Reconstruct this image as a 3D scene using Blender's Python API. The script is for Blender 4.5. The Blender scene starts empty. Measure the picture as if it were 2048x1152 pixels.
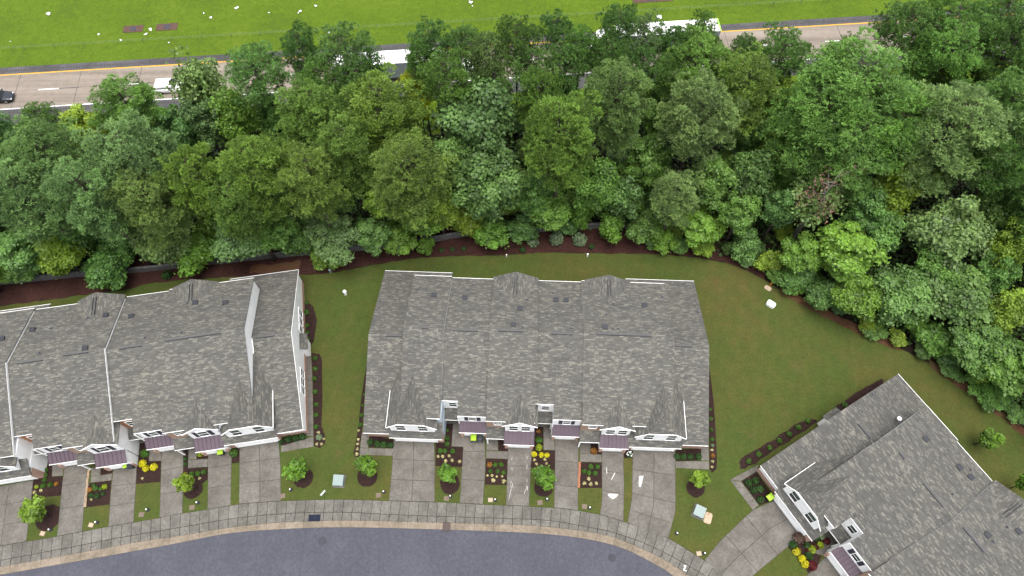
import bpy, bmesh, math, random
import numpy as np
from mathutils import Vector

# ---------------------------------------------------------------- camera, sky, sun, exposure
FOC, TILT, HGT = 1421.0, math.radians(63.0), 82.5      # focal length in photo pixels (2048 wide), tilt below horizon, metres up
scene = bpy.context.scene
COL = scene.collection
cam_d = bpy.data.cameras.new('camera'); cam = bpy.data.objects.new('camera', cam_d); COL.objects.link(cam)
cam_d.sensor_width = 36.0; cam_d.lens = FOC / 2048 * 36; cam_d.clip_start = 1; cam_d.clip_end = 3000
cam.location = (0, 0, HGT); cam.rotation_euler = (math.pi / 2 - TILT, 0, 0)
scene.camera = cam

SUN_EL, SUN_AZ = math.radians(84), math.radians(160)   # azimuth clockwise from north (+Y)
world = bpy.data.worlds.new('World'); scene.world = world; world.use_nodes = True
wn = world.node_tree.nodes; wl = world.node_tree.links
for n in list(wn): wn.remove(n)
sky = wn.new('ShaderNodeTexSky'); sky.sky_type = 'NISHITA'; sky.sun_disc = False
sky.sun_elevation = SUN_EL; sky.sun_rotation = SUN_AZ; sky.air_density = 1.0; sky.dust_density = 4.0; sky.ozone_density = 1.0
hs = wn.new('ShaderNodeHueSaturation'); hs.inputs['Saturation'].default_value = 0.22   # grey overcast rather than blue
bg = wn.new('ShaderNodeBackground'); bg.inputs['Strength'].default_value = 0.15
wo = wn.new('ShaderNodeOutputWorld')
wl.new(sky.outputs[0], hs.inputs['Color']); wl.new(hs.outputs[0], bg.inputs['Color']); wl.new(bg.outputs[0], wo.inputs['Surface'])

sun_d = bpy.data.lights.new('sun', 'SUN'); sun = bpy.data.objects.new('sun', sun_d); COL.objects.link(sun)
sun_d.energy = 1.0; sun_d.angle = math.radians(40); sun_d.color = (1.0, 0.96, 0.90)
sdir = Vector((math.sin(SUN_AZ) * math.cos(SUN_EL), math.cos(SUN_AZ) * math.cos(SUN_EL), math.sin(SUN_EL)))
sun.rotation_euler = sdir.to_track_quat('Z', 'Y').to_euler()
sun.location = (0, 0, 150)

scene.view_settings.view_transform = 'Standard'; scene.view_settings.look = 'None'
scene.view_settings.exposure = 1.55; scene.view_settings.gamma = 1.0
scene.render.engine = 'CYCLES'
scene.cycles.max_bounces = 6; scene.cycles.diffuse_bounces = 4; scene.cycles.glossy_bounces = 2
scene.cycles.transmission_bounces = 2; scene.cycles.transparent_max_bounces = 4

rnd = random.Random(11)

# ---------------------------------------------------------------- measuring: photo pixel -> point at height z
_F = np.array([0, math.cos(TILT), -math.sin(TILT)]); _R = np.array([1., 0, 0]); _D = np.array([0, -math.sin(TILT), -math.cos(TILT)])
def at(x, y, z=0.0):
    r = _F * FOC + _R * (x - 1024) + _D * (y - 576)
    t = (z - HGT) / r[2]
    return np.array([0, 0, HGT]) + r * t
def g2(x, y, z=0.0):
    p = at(x, y, z); return (float(p[0]), float(p[1]))
def pix(p):
    d = np.array(p, float) - np.array([0, 0, HGT]); k = d @ _F
    return 1024 + FOC * (d @ _R) / k, 576 + FOC * (d @ _D) / k
def px_per_m(x, y, z=0.0):
    d = at(x, y, z) - np.array([0, 0, HGT]); return FOC / (d @ _F)

# ---------------------------------------------------------------- materials
MATS = {}
def new_mat(name):
    m = bpy.data.materials.new(name); m.use_nodes = True; MATS[name] = m
    nt = m.node_tree; b = nt.nodes['Principled BSDF']
    return m, nt.nodes, nt.links, b
def ramp(N, stops, interp='LINEAR'):
    r = N.new('ShaderNodeValToRGB'); r.color_ramp.interpolation = interp
    e = r.color_ramp.elements
    while len(e) < len(stops): e.new(0.5)
    for k, (p, c) in enumerate(stops): e[k].position = p; e[k].color = (*c, 1)
    return r
def noise(N, L, vec, scale, detail=4, rough=.55, dist=0.0):
    n = N.new('ShaderNodeTexNoise'); n.inputs['Scale'].default_value = scale; n.inputs['Detail'].default_value = detail
    n.inputs['Roughness'].default_value = rough; n.inputs['Distortion'].default_value = dist
    if vec is not None: L.new(vec, n.inputs['Vector'])
    return n.outputs['Fac']
def mixc(N, L, fac, a, b, mode='MIX'):
    m = N.new('ShaderNodeMix'); m.data_type = 'RGBA'; m.blend_type = mode
    for s, v in ((m.inputs[0], fac), (m.inputs[6], a), (m.inputs[7], b)):
        if isinstance(v, (int, float)): s.default_value = v
        elif isinstance(v, tuple): s.default_value = (*v, 1)
        else: L.new(v, s)
    return m.outputs[2]
def math_n(N, L, op, a, b=0.0, clamp=False):
    m = N.new('ShaderNodeMath'); m.operation = op; m.use_clamp = clamp
    for s, v in ((m.inputs[0], a), (m.inputs[1], b)):
        if isinstance(v, (int, float)): s.default_value = v
        else: L.new(v, s)
    return m.outputs[0]
def pos(N): return N.new('ShaderNodeNewGeometry').outputs['Position']
def bump(N, L, b, h, strength=.4, dist=.02):
    k = N.new('ShaderNodeBump'); k.inputs['Strength'].default_value = strength; k.inputs['Distance'].default_value = dist
    L.new(h, k.inputs['Height']); L.new(k.outputs[0], b.inputs['Normal'])
def plain(name, col, rough=.6, metal=0.0, var=.12, scale=3.0, spec=.4):
    m, N, L, b = new_mat(name)
    if min(col) < .55: col = tuple(c * .68 for c in col)
    f = noise(N, L, pos(N), scale, 5)
    r = ramp(N, [(.3, tuple(c * (1 - var) for c in col)), (.7, tuple(min(1, c * (1 + var)) for c in col))])
    L.new(f, r.inputs[0]); L.new(r.outputs[0], b.inputs['Base Color'])
    b.inputs['Roughness'].default_value = rough; b.inputs['Metallic'].default_value = metal
    b.inputs['Specular IOR Level'].default_value = spec
    return m
GK = .40      # overcast exposure: ground surfaces are darker than they look
def ground_mat(name, stops, s1, s2, s3, rough=.95, bs=.5, bd=.05, mix=(.5, .35)):
    """three sizes of mottling, all from noise in world metres"""
    m, N, L, b = new_mat(name); p = pos(N)
    a = noise(N, L, p, s1, 3); c = noise(N, L, p, s2, 5, .65); d = noise(N, L, p, s3, 3, .7)
    v = math_n(N, L, 'ADD', math_n(N, L, 'MULTIPLY', a, mix[0]), math_n(N, L, 'MULTIPLY', c, mix[1]))
    v = math_n(N, L, 'ADD', v, math_n(N, L, 'MULTIPLY', d, 1 - mix[0] - mix[1]))
    v = math_n(N, L, 'ADD', math_n(N, L, 'MULTIPLY', math_n(N, L, 'SUBTRACT', v, .5), 1.7), .5)
    r = ramp(N, [(p_, tuple(x * GK for x in c_)) for p_, c_ in stops]); L.new(v, r.inputs[0]); L.new(r.outputs[0], b.inputs['Base Color'])
    b.inputs['Roughness'].default_value = rough; b.inputs['Specular IOR Level'].default_value = .15
    bump(N, L, b, d, bs, bd)
    return m

ground_mat('lawn', [(.20, (.160, .112, .040)), (.34, (.128, .126, .032)), (.50, (.100, .125, .027)), (.62, (.086, .128, .025)), (.80, (.118, .158, .034))], .085, .55, 6.0, mix=(.42, .30))
lm = MATS['lawn']; N = lm.node_tree.nodes; L = lm.node_tree.links; b = N['Principled BSDF']; src = b.inputs['Base Color'].links[0].from_socket
wv = N.new('ShaderNodeTexWave'); wv.bands_direction = 'X'; wv.inputs['Scale'].default_value = .22; wv.inputs['Distortion'].default_value = 5.0; wv.inputs['Detail'].default_value = 2; wv.inputs['Detail Scale'].default_value = .6
mw = N.new('ShaderNodeMapping'); mw.inputs['Rotation'].default_value = (0, 0, math.radians(14)); L.new(pos(N), mw.inputs['Vector']); L.new(mw.outputs[0], wv.inputs['Vector'])
c = mixc(N, L, 1.0, src, mixc(N, L, wv.outputs['Fac'], (.98, .98, .98), (1.02, 1.02, 1.02)), 'MULTIPLY')
stretch = lambda q, g: math_n(N, L, 'ADD', math_n(N, L, 'MULTIPLY', math_n(N, L, 'SUBTRACT', q, .5), g), .5, True)
fine = stretch(noise(N, L, pos(N), 3.2, 5, .85), 2.6); c = mixc(N, L, 1.0, c, mixc(N, L, fine, (.74, .76, .74), (1.28, 1.26, 1.22)), 'MULTIPLY')
mid = stretch(noise(N, L, pos(N), .7, 4, .7), 2.0); c = mixc(N, L, 1.0, c, mixc(N, L, mid, (.86, .90, .88), (1.16, 1.12, 1.10)), 'MULTIPLY')
thin = noise(N, L, pos(N), .33, 5, .75); rr = ramp(N, [(.56, (0, 0, 0)), (.72, (1, 1, 1))]); L.new(thin, rr.inputs[0]); c = mixc(N, L, math_n(N, L, 'MULTIPLY', rr.outputs[0], .45), c, (.072, .050, .022)); L.new(c, b.inputs['Base Color'])
ground_mat('verge_grass', [(.30, (0.1260, 0.1980, 0.0186)), (.45, (0.1428, 0.2430, 0.0136)), (.56, (0.1680, 0.2790, 0.0149)), (.70, (0.2100, 0.3060, 0.0279))], .12, 1.0, 3.5, bs=.9, bd=.3, mix=(.3, .35))
ground_mat('front_lawn', [(.30, (.11, .105, .03)), (.45, (.095, .12, .022)), (.58, (.085, .125, .02)), (.7, (.12, .155, .03))], .25, 1.2, 12.0, mix=(.4, .3))
ground_mat('mulch', [(.25, (.028, .013, .011)), (.5, (.080, .032, .025)), (.64, (.118, .05, .038)), (.78, (.20, .10, .072))], .5, 3.0, 16.0, bs=1.0, bd=.08, mix=(.2, .35))
ground_mat('bed_mulch', [(.3, (.030, .016, .014)), (.5, (.052, .027, .023)), (.65, (.075, .04, .034)), (.75, (.12, .07, .06))], .5, 4.0, 18.0, bs=1.0, bd=.06, mix=(.2, .35))
ground_mat('forest_floor', [(.3, (.015, .010, .007)), (.5, (.035, .022, .014)), (.7, (.06, .04, .022))], .3, 2.0, 10.0, bs=1.0, bd=.1)
ground_mat('red_dirt', [(.3, (.10, .045, .022)), (.5, (.18, .085, .045)), (.7, (.13, .10, .04))], .4, 2.5, 14.0, bs=.8)
m, N, L, b = new_mat('asphalt'); p = pos(N)
f1 = noise(N, L, p, .22, 4); f2 = noise(N, L, p, 2.0, 5, .7); f3 = math_n(N, L, 'ADD', math_n(N, L, 'MULTIPLY', math_n(N, L, 'SUBTRACT', noise(N, L, p, 4, 5, .9), .5), 2.4), .5)
v = math_n(N, L, 'ADD', math_n(N, L, 'MULTIPLY', f1, .50), math_n(N, L, 'ADD', math_n(N, L, 'MULTIPLY', f2, .35), math_n(N, L, 'SUBTRACT', math_n(N, L, 'MULTIPLY', f3, .5), .17)))
r = ramp(N, [(.3, (0.0288, 0.0302, 0.0408)), (.5, (0.0371, 0.0385, 0.0510)), (.7, (0.0510, 0.0520, 0.0659))]); L.new(v, r.inputs[0])
L.new(r.outputs[0], b.inputs['Base Color']); b.inputs['Roughness'].default_value = .9; bump(N, L, b, f3, .35, .01)

def concrete(name, cols, stain, rough=.9):
    m, N, L, b = new_mat(name); p = pos(N)
    oi = N.new('ShaderNodeObjectInfo')
    f1 = noise(N, L, p, .55, 5, .65, .6); f2 = noise(N, L, p, 3.5, 6, .75); f3 = noise(N, L, p, 30, 2)
    v = math_n(N, L, 'ADD', math_n(N, L, 'MULTIPLY', f1, .75), math_n(N, L, 'SUBTRACT', math_n(N, L, 'MULTIPLY', f2, .75), .25))
    cols = [tuple(x * GK for x in c_) for c_ in cols]; r = ramp(N, [(.36, cols[0]), (.5, cols[1]), (.63, cols[2])]); L.new(v, r.inputs[0])
    c = mixc(N, L, math_n(N, L, 'MULTIPLY', oi.outputs['Random'], .55), r.outputs[0], stain, 'MULTIPLY')
    L.new(c, b.inputs['Base Color']); b.inputs['Roughness'].default_value = rough; bump(N, L, b, f3, .2, .006)
concrete('sidewalk_concrete', [(0.153, 0.144, 0.1215), (0.2205, 0.207, 0.18), (0.306, 0.2835, 0.2475)], (0.666, 0.666, 0.648))
concrete('drive_concrete', [(.165, .149, .127), (.224, .204, .177), (.29, .268, .236)], (.80, .78, .75))
concrete('curb_concrete', [(.25, .205, .15), (.35, .28, .205), (.44, .36, .28)], (.82, .80, .76))
m, N, L, b = new_mat('highway_concrete'); p = pos(N)
mp = N.new('ShaderNodeMapping'); mp.inputs['Rotation'].default_value = (0, 0, -math.radians(4.75)); mp.inputs['Scale'].default_value = (.04, 1.0, 1)
L.new(p, mp.inputs['Vector'])
f1 = noise(N, L, mp.outputs[0], .75, 3, .5); f2 = noise(N, L, p, 1.2, 6, .7)
v = math_n(N, L, 'ADD', math_n(N, L, 'MULTIPLY', f1, .65), math_n(N, L, 'MULTIPLY', f2, .35))
r = ramp(N, [(.35, (0.1080, 0.0898, 0.0724)), (.5, (0.1566, 0.1294, 0.1056)), (.65, (0.1890, 0.1610, 0.1336))]); L.new(v, r.inputs[0])
L.new(r.outputs[0], b.inputs['Base Color']); b.inputs['Roughness'].default_value = .9
ground_mat('shoulder_asphalt', [(.3, (.10, .095, .10)), (.5, (.15, .145, .155)), (.7, (.21, .20, .21))], .2, 2.0, 12.0)
plain('crack_dark', (.045, .046, .056), .95); plain('joint_dark', (.055, .05, .045), .95)
plain('paint_white', (.60, .60, .59), .7, var=.08); plain('paint_yellow', (.62, .33, .015), .7, var=.08); plain('paint_black', (.06, .06, .07), .8)
plain('chalk_white', (.50, .49, .47), .9, var=.15, scale=6)

# roof shingles: UVs are metres along the eave / up the slope
m, N, L, b = new_mat('shingle')
uv = N.new('ShaderNodeUVMap'); uv.uv_map = 'UVMap'
def bricks(bw, rh, off, mortar=.0, freq=2):
    t = N.new('ShaderNodeTexBrick'); t.inputs['Scale'].default_value = 1; t.inputs['Brick Width'].default_value = bw; t.inputs['Row Height'].default_value = rh
    t.inputs['Mortar Size'].default_value = mortar; t.inputs['Color1'].default_value = (0, 0, 0, 1); t.inputs['Color2'].default_value = (1, 1, 1, 1)
    t.inputs['Mortar'].default_value = (0, 0, 0, 1); t.offset = off; t.offset_frequency = freq; t.squash = 1
    L.new(uv.outputs[0], t.inputs['Vector']); return t
t1 = bricks(.46, .15, .37, 0.0, 3); t2 = bricks(.23, .15, .5, .012)
v = math_n(N, L, 'ADD', math_n(N, L, 'MULTIPLY', t1.outputs['Color'], .68), math_n(N, L, 'MULTIPLY', t2.outputs['Color'], .32))
pn = noise(N, L, uv.outputs[0], .8, 4, .6)
v = math_n(N, L, 'ADD', v, math_n(N, L, 'MULTIPLY', math_n(N, L, 'SUBTRACT', pn, .5), .35))
r = ramp(N, [(.05, (0.0564, 0.0556, 0.0537)), (.30, (0.0677, 0.0664, 0.0629)), (.60, (0.0752, 0.0739, 0.0684)), (.72, (0.1053, 0.1029, 0.0925)), (.90, (0.1429, 0.1384, 0.1212))]); L.new(v, r.inputs[0])
wn_ = noise(N, L, pos(N), .13, 4)
mpr = N.new('ShaderNodeMapping'); mpr.inputs['Rotation'].default_value = (0, 0, math.radians(28)); mpr.inputs['Scale'].default_value = (.45, 1.6, 1); L.new(uv.outputs[0], mpr.inputs['Vector'])
wav = noise(N, L, mpr.outputs[0], .9, 3, .55, .8)
c = mixc(N, L, wn_, (.80, .80, .84), (1.12, 1.10, 1.04)); c = mixc(N, L, 1.0, r.outputs[0], c, 'MULTIPLY'); c = mixc(N, L, 1.0, c, mixc(N, L, wav, (.70, .70, .72), (1.30, 1.29, 1.23)), 'MULTIPLY')
L.new(c, b.inputs['Base Color']); b.inputs['Roughness'].default_value = .92; b.inputs['Specular IOR Level'].default_value = .25
bump(N, L, b, v, .35, .02)

m, N, L, b = new_mat('siding'); p = N.new('ShaderNodeTexCoord').outputs['Object']
w_ = N.new('ShaderNodeTexWave'); w_.wave_type = 'BANDS'; w_.bands_direction = 'Z'; w_.wave_profile = 'SAW'; w_.inputs['Scale'].default_value = 2.5
L.new(p, w_.inputs['Vector'])
f = noise(N, L, p, 1.2, 5)
r = ramp(N, [(.3, (.74, .745, .75)), (.7, (.85, .85, .84))]); L.new(f, r.inputs[0]); L.new(r.outputs[0], b.inputs['Base Color'])
b.inputs['Roughness'].default_value = .55; bump(N, L, b, w_.outputs['Fac'], .4, .02)
def siding(name, c):
    m, N, L, b = new_mat(name); p = N.new('ShaderNodeTexCoord').outputs['Object']
    w_ = N.new('ShaderNodeTexWave'); w_.wave_type = 'BANDS'; w_.bands_direction = 'Z'; w_.wave_profile = 'SAW'; w_.inputs['Scale'].default_value = 2.5
    L.new(p, w_.inputs['Vector']); f = noise(N, L, p, 2, 5)
    r = ramp(N, [(.3, tuple(x * .85 for x in c)), (.7, tuple(x * 1.1 for x in c))]); L.new(f, r.inputs[0]); L.new(r.outputs[0], b.inputs['Base Color'])
    b.inputs['Roughness'].default_value = .6; bump(N, L, b, w_.outputs['Fac'], .5, .02)
siding('siding_brown', (.30, .13, .055)); siding('siding_shade_blue', (.42, .50, .56)); siding('siding_tan', (.30, .20, .14))  # the bluish siding has a side wall's shade painted into its colour
m, N, L, b = new_mat('brick'); p = N.new('ShaderNodeTexCoord').outputs['Object']
sx = N.new('ShaderNodeSeparateXYZ'); L.new(p, sx.inputs[0]); cx_ = N.new('ShaderNodeCombineXYZ')
L.new(math_n(N, L, 'ADD', sx.outputs[0], sx.outputs[1]), cx_.inputs[0]); L.new(sx.outputs[2], cx_.inputs[1])
t = N.new('ShaderNodeTexBrick'); t.inputs['Scale'].default_value = 1; t.inputs['Brick Width'].default_value = .22; t.inputs['Row Height'].default_value = .075; t.inputs['Mortar Size'].default_value = .008
t.inputs['Color1'].default_value = (.26, .13, .085, 1); t.inputs['Color2'].default_value = (.36, .20, .14, 1); t.inputs['Mortar'].default_value = (.36, .32, .28, 1)
L.new(cx_.outputs[0], t.inputs['Vector']); L.new(t.outputs['Color'], b.inputs['Base Color']); b.inputs['Roughness'].default_value = .9
plain('trim', (.84, .84, .83), .5, var=.05); plain('gutter_white', (.60, .60, .59), .5, var=.06); plain('door_white', (.82, .82, .81), .5, var=.06)
plain('metal_roof', (.100, .070, .088), .42, metal=.25, var=.10, scale=1.2); plain('seam_metal', (.07, .045, .06), .5, metal=.2)
plain('shutter', (.035, .032, .05), .6); plain('vent_dark', (.014, .016, .024), .55); plain('pipe_grey', (.12, .12, .13), .6)
plain('door_dark', (.06, .025, .02), .6); plain('edge_grey', (.10, .098, .094), .9)
m, N, L, b = new_mat('glass'); b.inputs['Base Color'].default_value = (.012, .016, .018, 1); b.inputs['Roughness'].default_value = .2; b.inputs['Specular IOR Level'].default_value = .15
m, N, L, b = new_mat('glass_green_reflection'); b.inputs['Base Color'].default_value = (.03, .052, .036, 1); b.inputs['Roughness'].default_value = .2; b.inputs['Specular IOR Level'].default_value = .2  # upper sash: a greenish reflection painted into the glass colour
plain('bark', (.055, .042, .034), .95, var=.35, scale=2.0); plain('pale_bark', (.22, .20, .17), .95, var=.3, scale=2)
plain('wall_block', (.12, .12, .118), .95, var=.35, scale=2.5)
plain('lime', (.36, .58, .02), .45); plain('cart_dark', (.022, .028, .035), .5); plain('black_metal', (.02, .02, .022), .5); plain('globe', (.82, .82, .84), .3)
plain('box_green', (.20, .26, .25), .5, var=.06); plain('pad_tan', (.42, .33, .23), .8); plain('lid_brown', (.16, .12, .09), .9); plain('box_white', (.72, .75, .74), .5)
plain('stone_tan', (.34, .25, .165), .9, var=.25); plain('edging_brick', (.36, .15, .08), .9, var=.25, scale=6); plain('iron', (.055, .056, .068), .8, var=.2, spec=.15)
plain('steel_plate', (.016, .020, .036), .85, spec=.1); plain('rust', (.085, .045, .032), .9, var=.4, scale=4); plain('orange', (.75, .22, .03), .5); plain('galv', (.20, .25, .20), .5, metal=.3)
plain('car_white', (.75, .75, .76), .25, var=.02); plain('car_dark', (.022, .026, .035), .22, var=.02); plain('rubber', (.02, .02, .02), .85); plain('alloy', (.45, .45, .47), .35, metal=.6)
plain('lamp_red', (.45, .03, .02), .3); plain('lamp_clear', (.7, .7, .7), .2); plain('trailer_white', (.80, .80, .80), .4, var=.03); plain('trailer_side', (.36, .41, .45), .4, var=.06)
plain('lime_trim', (.35, .75, .12), .4); plain('litter', (.6, .61, .63), .7); plain('dish', (.62, .63, .66), .4)

def leaf_mat(name, trans=.25, amp=.9, rough=.65):
    """colour comes from each tree's own object colour, times a random tint per leaf cluster"""
    m = bpy.data.materials.new(name); m.use_nodes = True; MATS[name] = m; N = m.node_tree.nodes; L = m.node_tree.links
    b = N['Principled BSDF']; out = N['Material Output']
    oi = N.new('ShaderNodeObjectInfo'); a = N.new('ShaderNodeAttribute'); a.attribute_name = 'tint'
    k = math_n(N, L, 'ADD', math_n(N, L, 'MULTIPLY', a.outputs['Fac'], amp), 1 - amp / 2)
    cc = N.new('ShaderNodeVectorMath'); cc.operation = 'SCALE'; L.new(oi.outputs['Color'], cc.inputs[0]); L.new(k, cc.inputs['Scale'])
    warm = mixc(N, L, math_n(N, L, 'MULTIPLY', a.outputs['Fac'], .5), cc.outputs[0], mixc(N, L, 1.0, cc.outputs[0], (1.14, 1.06, .80), 'MULTIPLY'))
    L.new(warm, b.inputs['Base Color']); b.inputs['Roughness'].default_value = rough; b.inputs['Specular IOR Level'].default_value = .3
    tr = N.new('ShaderNodeBsdfTranslucent'); L.new(warm, tr.inputs['Color'])
    mx = N.new('ShaderNodeMixShader'); mx.inputs[0].default_value = trans
    L.new(b.outputs[0], mx.inputs[1]); L.new(tr.outputs[0], mx.inputs[2]); L.new(mx.outputs[0], out.inputs['Surface'])
leaf_mat('needles', .42, 1.1, .55); leaf_mat('leaves', .44, 1.15, .45); leaf_mat('blades', .2, .6)

# ---------------------------------------------------------------- object helpers
def tag(o, label=None, cat=None, group=None, kind=None):
    if label: o['label'] = label
    if cat: o['category'] = cat
    if group: o['group'] = group
    if kind: o['kind'] = kind
    return o
def link(o, parent=None):
    COL.objects.link(o)
    if parent is not None: o.parent = parent
    return o
def empty(name, loc=(0, 0, 0), rz=0.0):
    o = bpy.data.objects.new(name, None); COL.objects.link(o); o.location = loc; o.rotation_euler = (0, 0, rz); o.empty_display_size = .5
    return o
def mesh(name, V, Fc, mats, fm=None, uv=None, smooth=False):
    me = bpy.data.meshes.new(name); me.from_pydata([tuple(map(float, v)) for v in V], [], Fc)
    for mt in (mats if isinstance(mats, (list, tuple)) else [mats]): me.materials.append(MATS[mt])
    if fm: me.polygons.foreach_set('material_index', fm)
    if uv:
        l = me.uv_layers.new(name='UVMap'); l.data.foreach_set('uv', [c for t in uv for c in t])
    if smooth: me.polygons.foreach_set('use_smooth', [True] * len(me.polygons))
    me.validate(); me.update(); return me
def ob(name, me, parent=None): return link(bpy.data.objects.new(name, me), parent)
class MB:
    """collects boxes, prisms and tubes into ONE mesh"""
    def __init__(s): s.V, s.F, s.M = [], [], []
    def add(s, V, Fc, m=0):
        k = len(s.V); s.V += [tuple(v) for v in V]; s.F += [tuple(i + k for i in f) for f in Fc]; s.M += [m] * len(Fc); return s
    def box(s, x0, x1, y0, y1, z0, z1, m=0):
        return s.add([(x0, y0, z0), (x1, y0, z0), (x1, y1, z0), (x0, y1, z0), (x0, y0, z1), (x1, y0, z1), (x1, y1, z1), (x0, y1, z1)],
                     [(0, 3, 2, 1), (4, 5, 6, 7), (0, 1, 5, 4), (1, 2, 6, 5), (2, 3, 7, 6), (3, 0, 4, 7)], m)
    def prism(s, poly, z0, z1, m=0):
        n = len(poly); a = sum(poly[i][0] * poly[(i + 1) % n][1] - poly[(i + 1) % n][0] * poly[i][1] for i in range(n))
        if a < 0: poly = poly[::-1]
        V = [(p[0], p[1], z0) for p in poly] + [(p[0], p[1], z1) for p in poly]
        return s.add(V, [tuple(range(n))[::-1], tuple(range(n, 2 * n))] + [(i, (i + 1) % n, n + (i + 1) % n, n + i) for i in range(n)], m)
    def xprism(s, prof, u0, u1, m=0):
        """profile in (w, z) swept along u"""
        n = len(prof); V = [(u0, p[0], p[1]) for p in prof] + [(u1, p[0], p[1]) for p in prof]
        return s.add(V, [tuple(range(n)), tuple(range(n, 2 * n))[::-1]] + [(i, n + i, n + (i + 1) % n, (i + 1) % n) for i in range(n)], m)
    def tube(s, pts, rad, n=6, m=0, cap=True):
        pts = [Vector(p) for p in pts]; k = len(s.V); R = rad if isinstance(rad, (list, tuple)) else [rad] * len(pts)
        V = []
        for i, p in enumerate(pts):
            d = (pts[min(i + 1, len(pts) - 1)] - pts[max(i - 1, 0)]); d.normalize()
            a = d.cross(Vector((0, 0, 1)) if abs(d.z) < .95 else Vector((1, 0, 0))); a.normalize(); c = d.cross(a)
            for j in range(n):
                t = 2 * math.pi * j / n; V.append(tuple(p + (a * math.cos(t) + c * math.sin(t)) * R[i]))
        Fc = []
        for i in range(len(pts) - 1):
            for j in range(n): Fc.append((i * n + j, i * n + (j + 1) % n, (i + 1) * n + (j + 1) % n, (i + 1) * n + j))
        if cap: Fc += [tuple(range(n))[::-1], tuple(range((len(pts) - 1) * n, len(pts) * n))]
        return s.add(V, Fc, m)
    def lathe(s, prof, n=10, m=0, c=(0, 0)):
        V = []; 
        for (r, z) in prof:
            for j in range(n):
                t = 2 * math.pi * j / n; V.append((c[0] + r * math.cos(t), c[1] + r * math.sin(t), z))
        Fc = [(i * n + j, i * n + (j + 1) % n, (i + 1) * n + (j + 1) % n, (i + 1) * n + j) for i in range(len(prof) - 1) for j in range(n)]
        Fc += [tuple(range(n))[::-1], tuple(range((len(prof) - 1) * n, len(prof) * n))]
        return s.add(V, Fc, m)
    def build(s, name, mats, parent=None, smooth=False):
        return ob(name, mesh(name, s.V, s.F, mats, s.M, smooth=smooth), parent)
def copy_tree(o, parent=None):
    c = o.copy(); COL.objects.link(c); c.parent = parent
    for ch in list(o.children): copy_tree(ch, c)
    return c
def sheet(name, poly, z, mat, kind='structure', parent=None):
    """flat polygon, triangulated"""
    bm = bmesh.new(); vs = [bm.verts.new((p[0], p[1], z)) for p in poly]; f = bm.faces.new(vs)
    bmesh.ops.recalc_face_normals(bm, faces=[f])
    if f.normal.z < 0: f.normal_flip()
    bmesh.ops.triangulate(bm, faces=[f])
    me = bpy.data.meshes.new(name); bm.to_mesh(me); bm.free(); me.materials.append(MATS[mat])
    o = ob(name, me, parent)
    if kind: tag(o, kind=kind)
    return o
def ppoly(pts, z=0.0): return [g2(x, y, z) for x, y in pts]
def smoothline(pts, step=.9, jit=0.0, seed=1):
    """Catmull-Rom through ground points, resampled, with a little waviness"""
    r = random.Random(seed); P = [Vector((*p, 0)) for p in pts]; out = []
    for i in range(len(P) - 1):
        a, b_, c, d = P[max(i - 1, 0)], P[i], P[i + 1], P[min(i + 2, len(P) - 1)]
        n = max(2, int((c - b_).length / step))
        for k in range(n):
            t = k / n
            q = .5 * ((2 * b_) + (c - a) * t + (2 * a - 5 * b_ + 4 * c - d) * t * t + (3 * b_ - a - 3 * c + d) * t ** 3)
            out.append((q.x + r.uniform(-jit, jit), q.y + r.uniform(-jit, jit)))
    out.append((P[-1].x, P[-1].y)); return out
def blob(poly, jit=.15, step=.7, seed=1): return smoothline(poly + [poly[0]], step, jit, seed)[:-1]

# ---------------------------------------------------------------- the ground: street, sidewalk, lawn, wood, highway
BACK = [(-120, 1113), (0, 1092), (53, 1083), (114, 1072.6), (165, 1063), (217, 1053), (267, 1044.6), (317, 1036), (340, 1031), (415, 1018.6), (462, 1011), (478, 1008), (562, 1002), (648, 999), (700, 999), (778, 1001.5), (869.5, 1004), (919, 1006), (967, 1009), (1012, 1010.5), (1080, 1014), (1109, 1015.5), (1156, 1021), (1200, 1029), (1247, 1043), (1295, 1059), (1337, 1076.5), (1405, 1118.5), (1450, 1148), (1560, 1225), (1680, 1309), (1800, 1393)]
MID = [(-120, 1142), (0, 1121), (65, 1109), (110, 1100.5), (160, 1091), (215, 1080), (262, 1071.6), (314, 1063), (360, 1055), (467, 1037), (561, 1028), (630, 1025), (700, 1025), (813, 1030.6), (893, 1033), (986, 1036.5), (1080, 1039.5), (1132, 1046), (1177, 1054.5), (1218, 1063), (1275, 1081), (1331, 1106), (1386, 1137), (1430, 1166), (1530, 1240), (1650, 1324), (1770, 1408)]
INNER = [(-120, 1155), (0, 1134), (65, 1122.7), (213, 1095.7), (289, 1082), (360, 1071.6), (461, 1055), (540, 1046.6), (586, 1043.7), (700, 1041), (867, 1045), (1060, 1051), (1156, 1061), (1216, 1071.6), (1245, 1081), (1300, 1105), (1333, 1122), (1372, 1147), (1410, 1172), (1515, 1250), (1635, 1334), (1755, 1418)]
ASPH = [(-120, 1171), (0, 1149.6), (65, 1138), (212, 1112), (340, 1089), (461, 1066), (586, 1057), (700, 1054.5), (885, 1059), (1060, 1066), (1165, 1076.5), (1247, 1097), (1322, 1135), (1347, 1152), (1390, 1182), (1495, 1262), (1615, 1346), (1735, 1430)]
def resample(pxl, n):
    P = np.array(smoothline([g2(*p) for p in pxl], .5)); d = np.r_[0, np.cumsum(np.linalg.norm(np.diff(P, axis=0), axis=1))]
    t = np.linspace(0, d[-1], n); return np.c_[np.interp(t, d, P[:, 0]), np.interp(t, d, P[:, 1])], d[-1]
NS = 100
LM, _ = resample(MID, NS)
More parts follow.
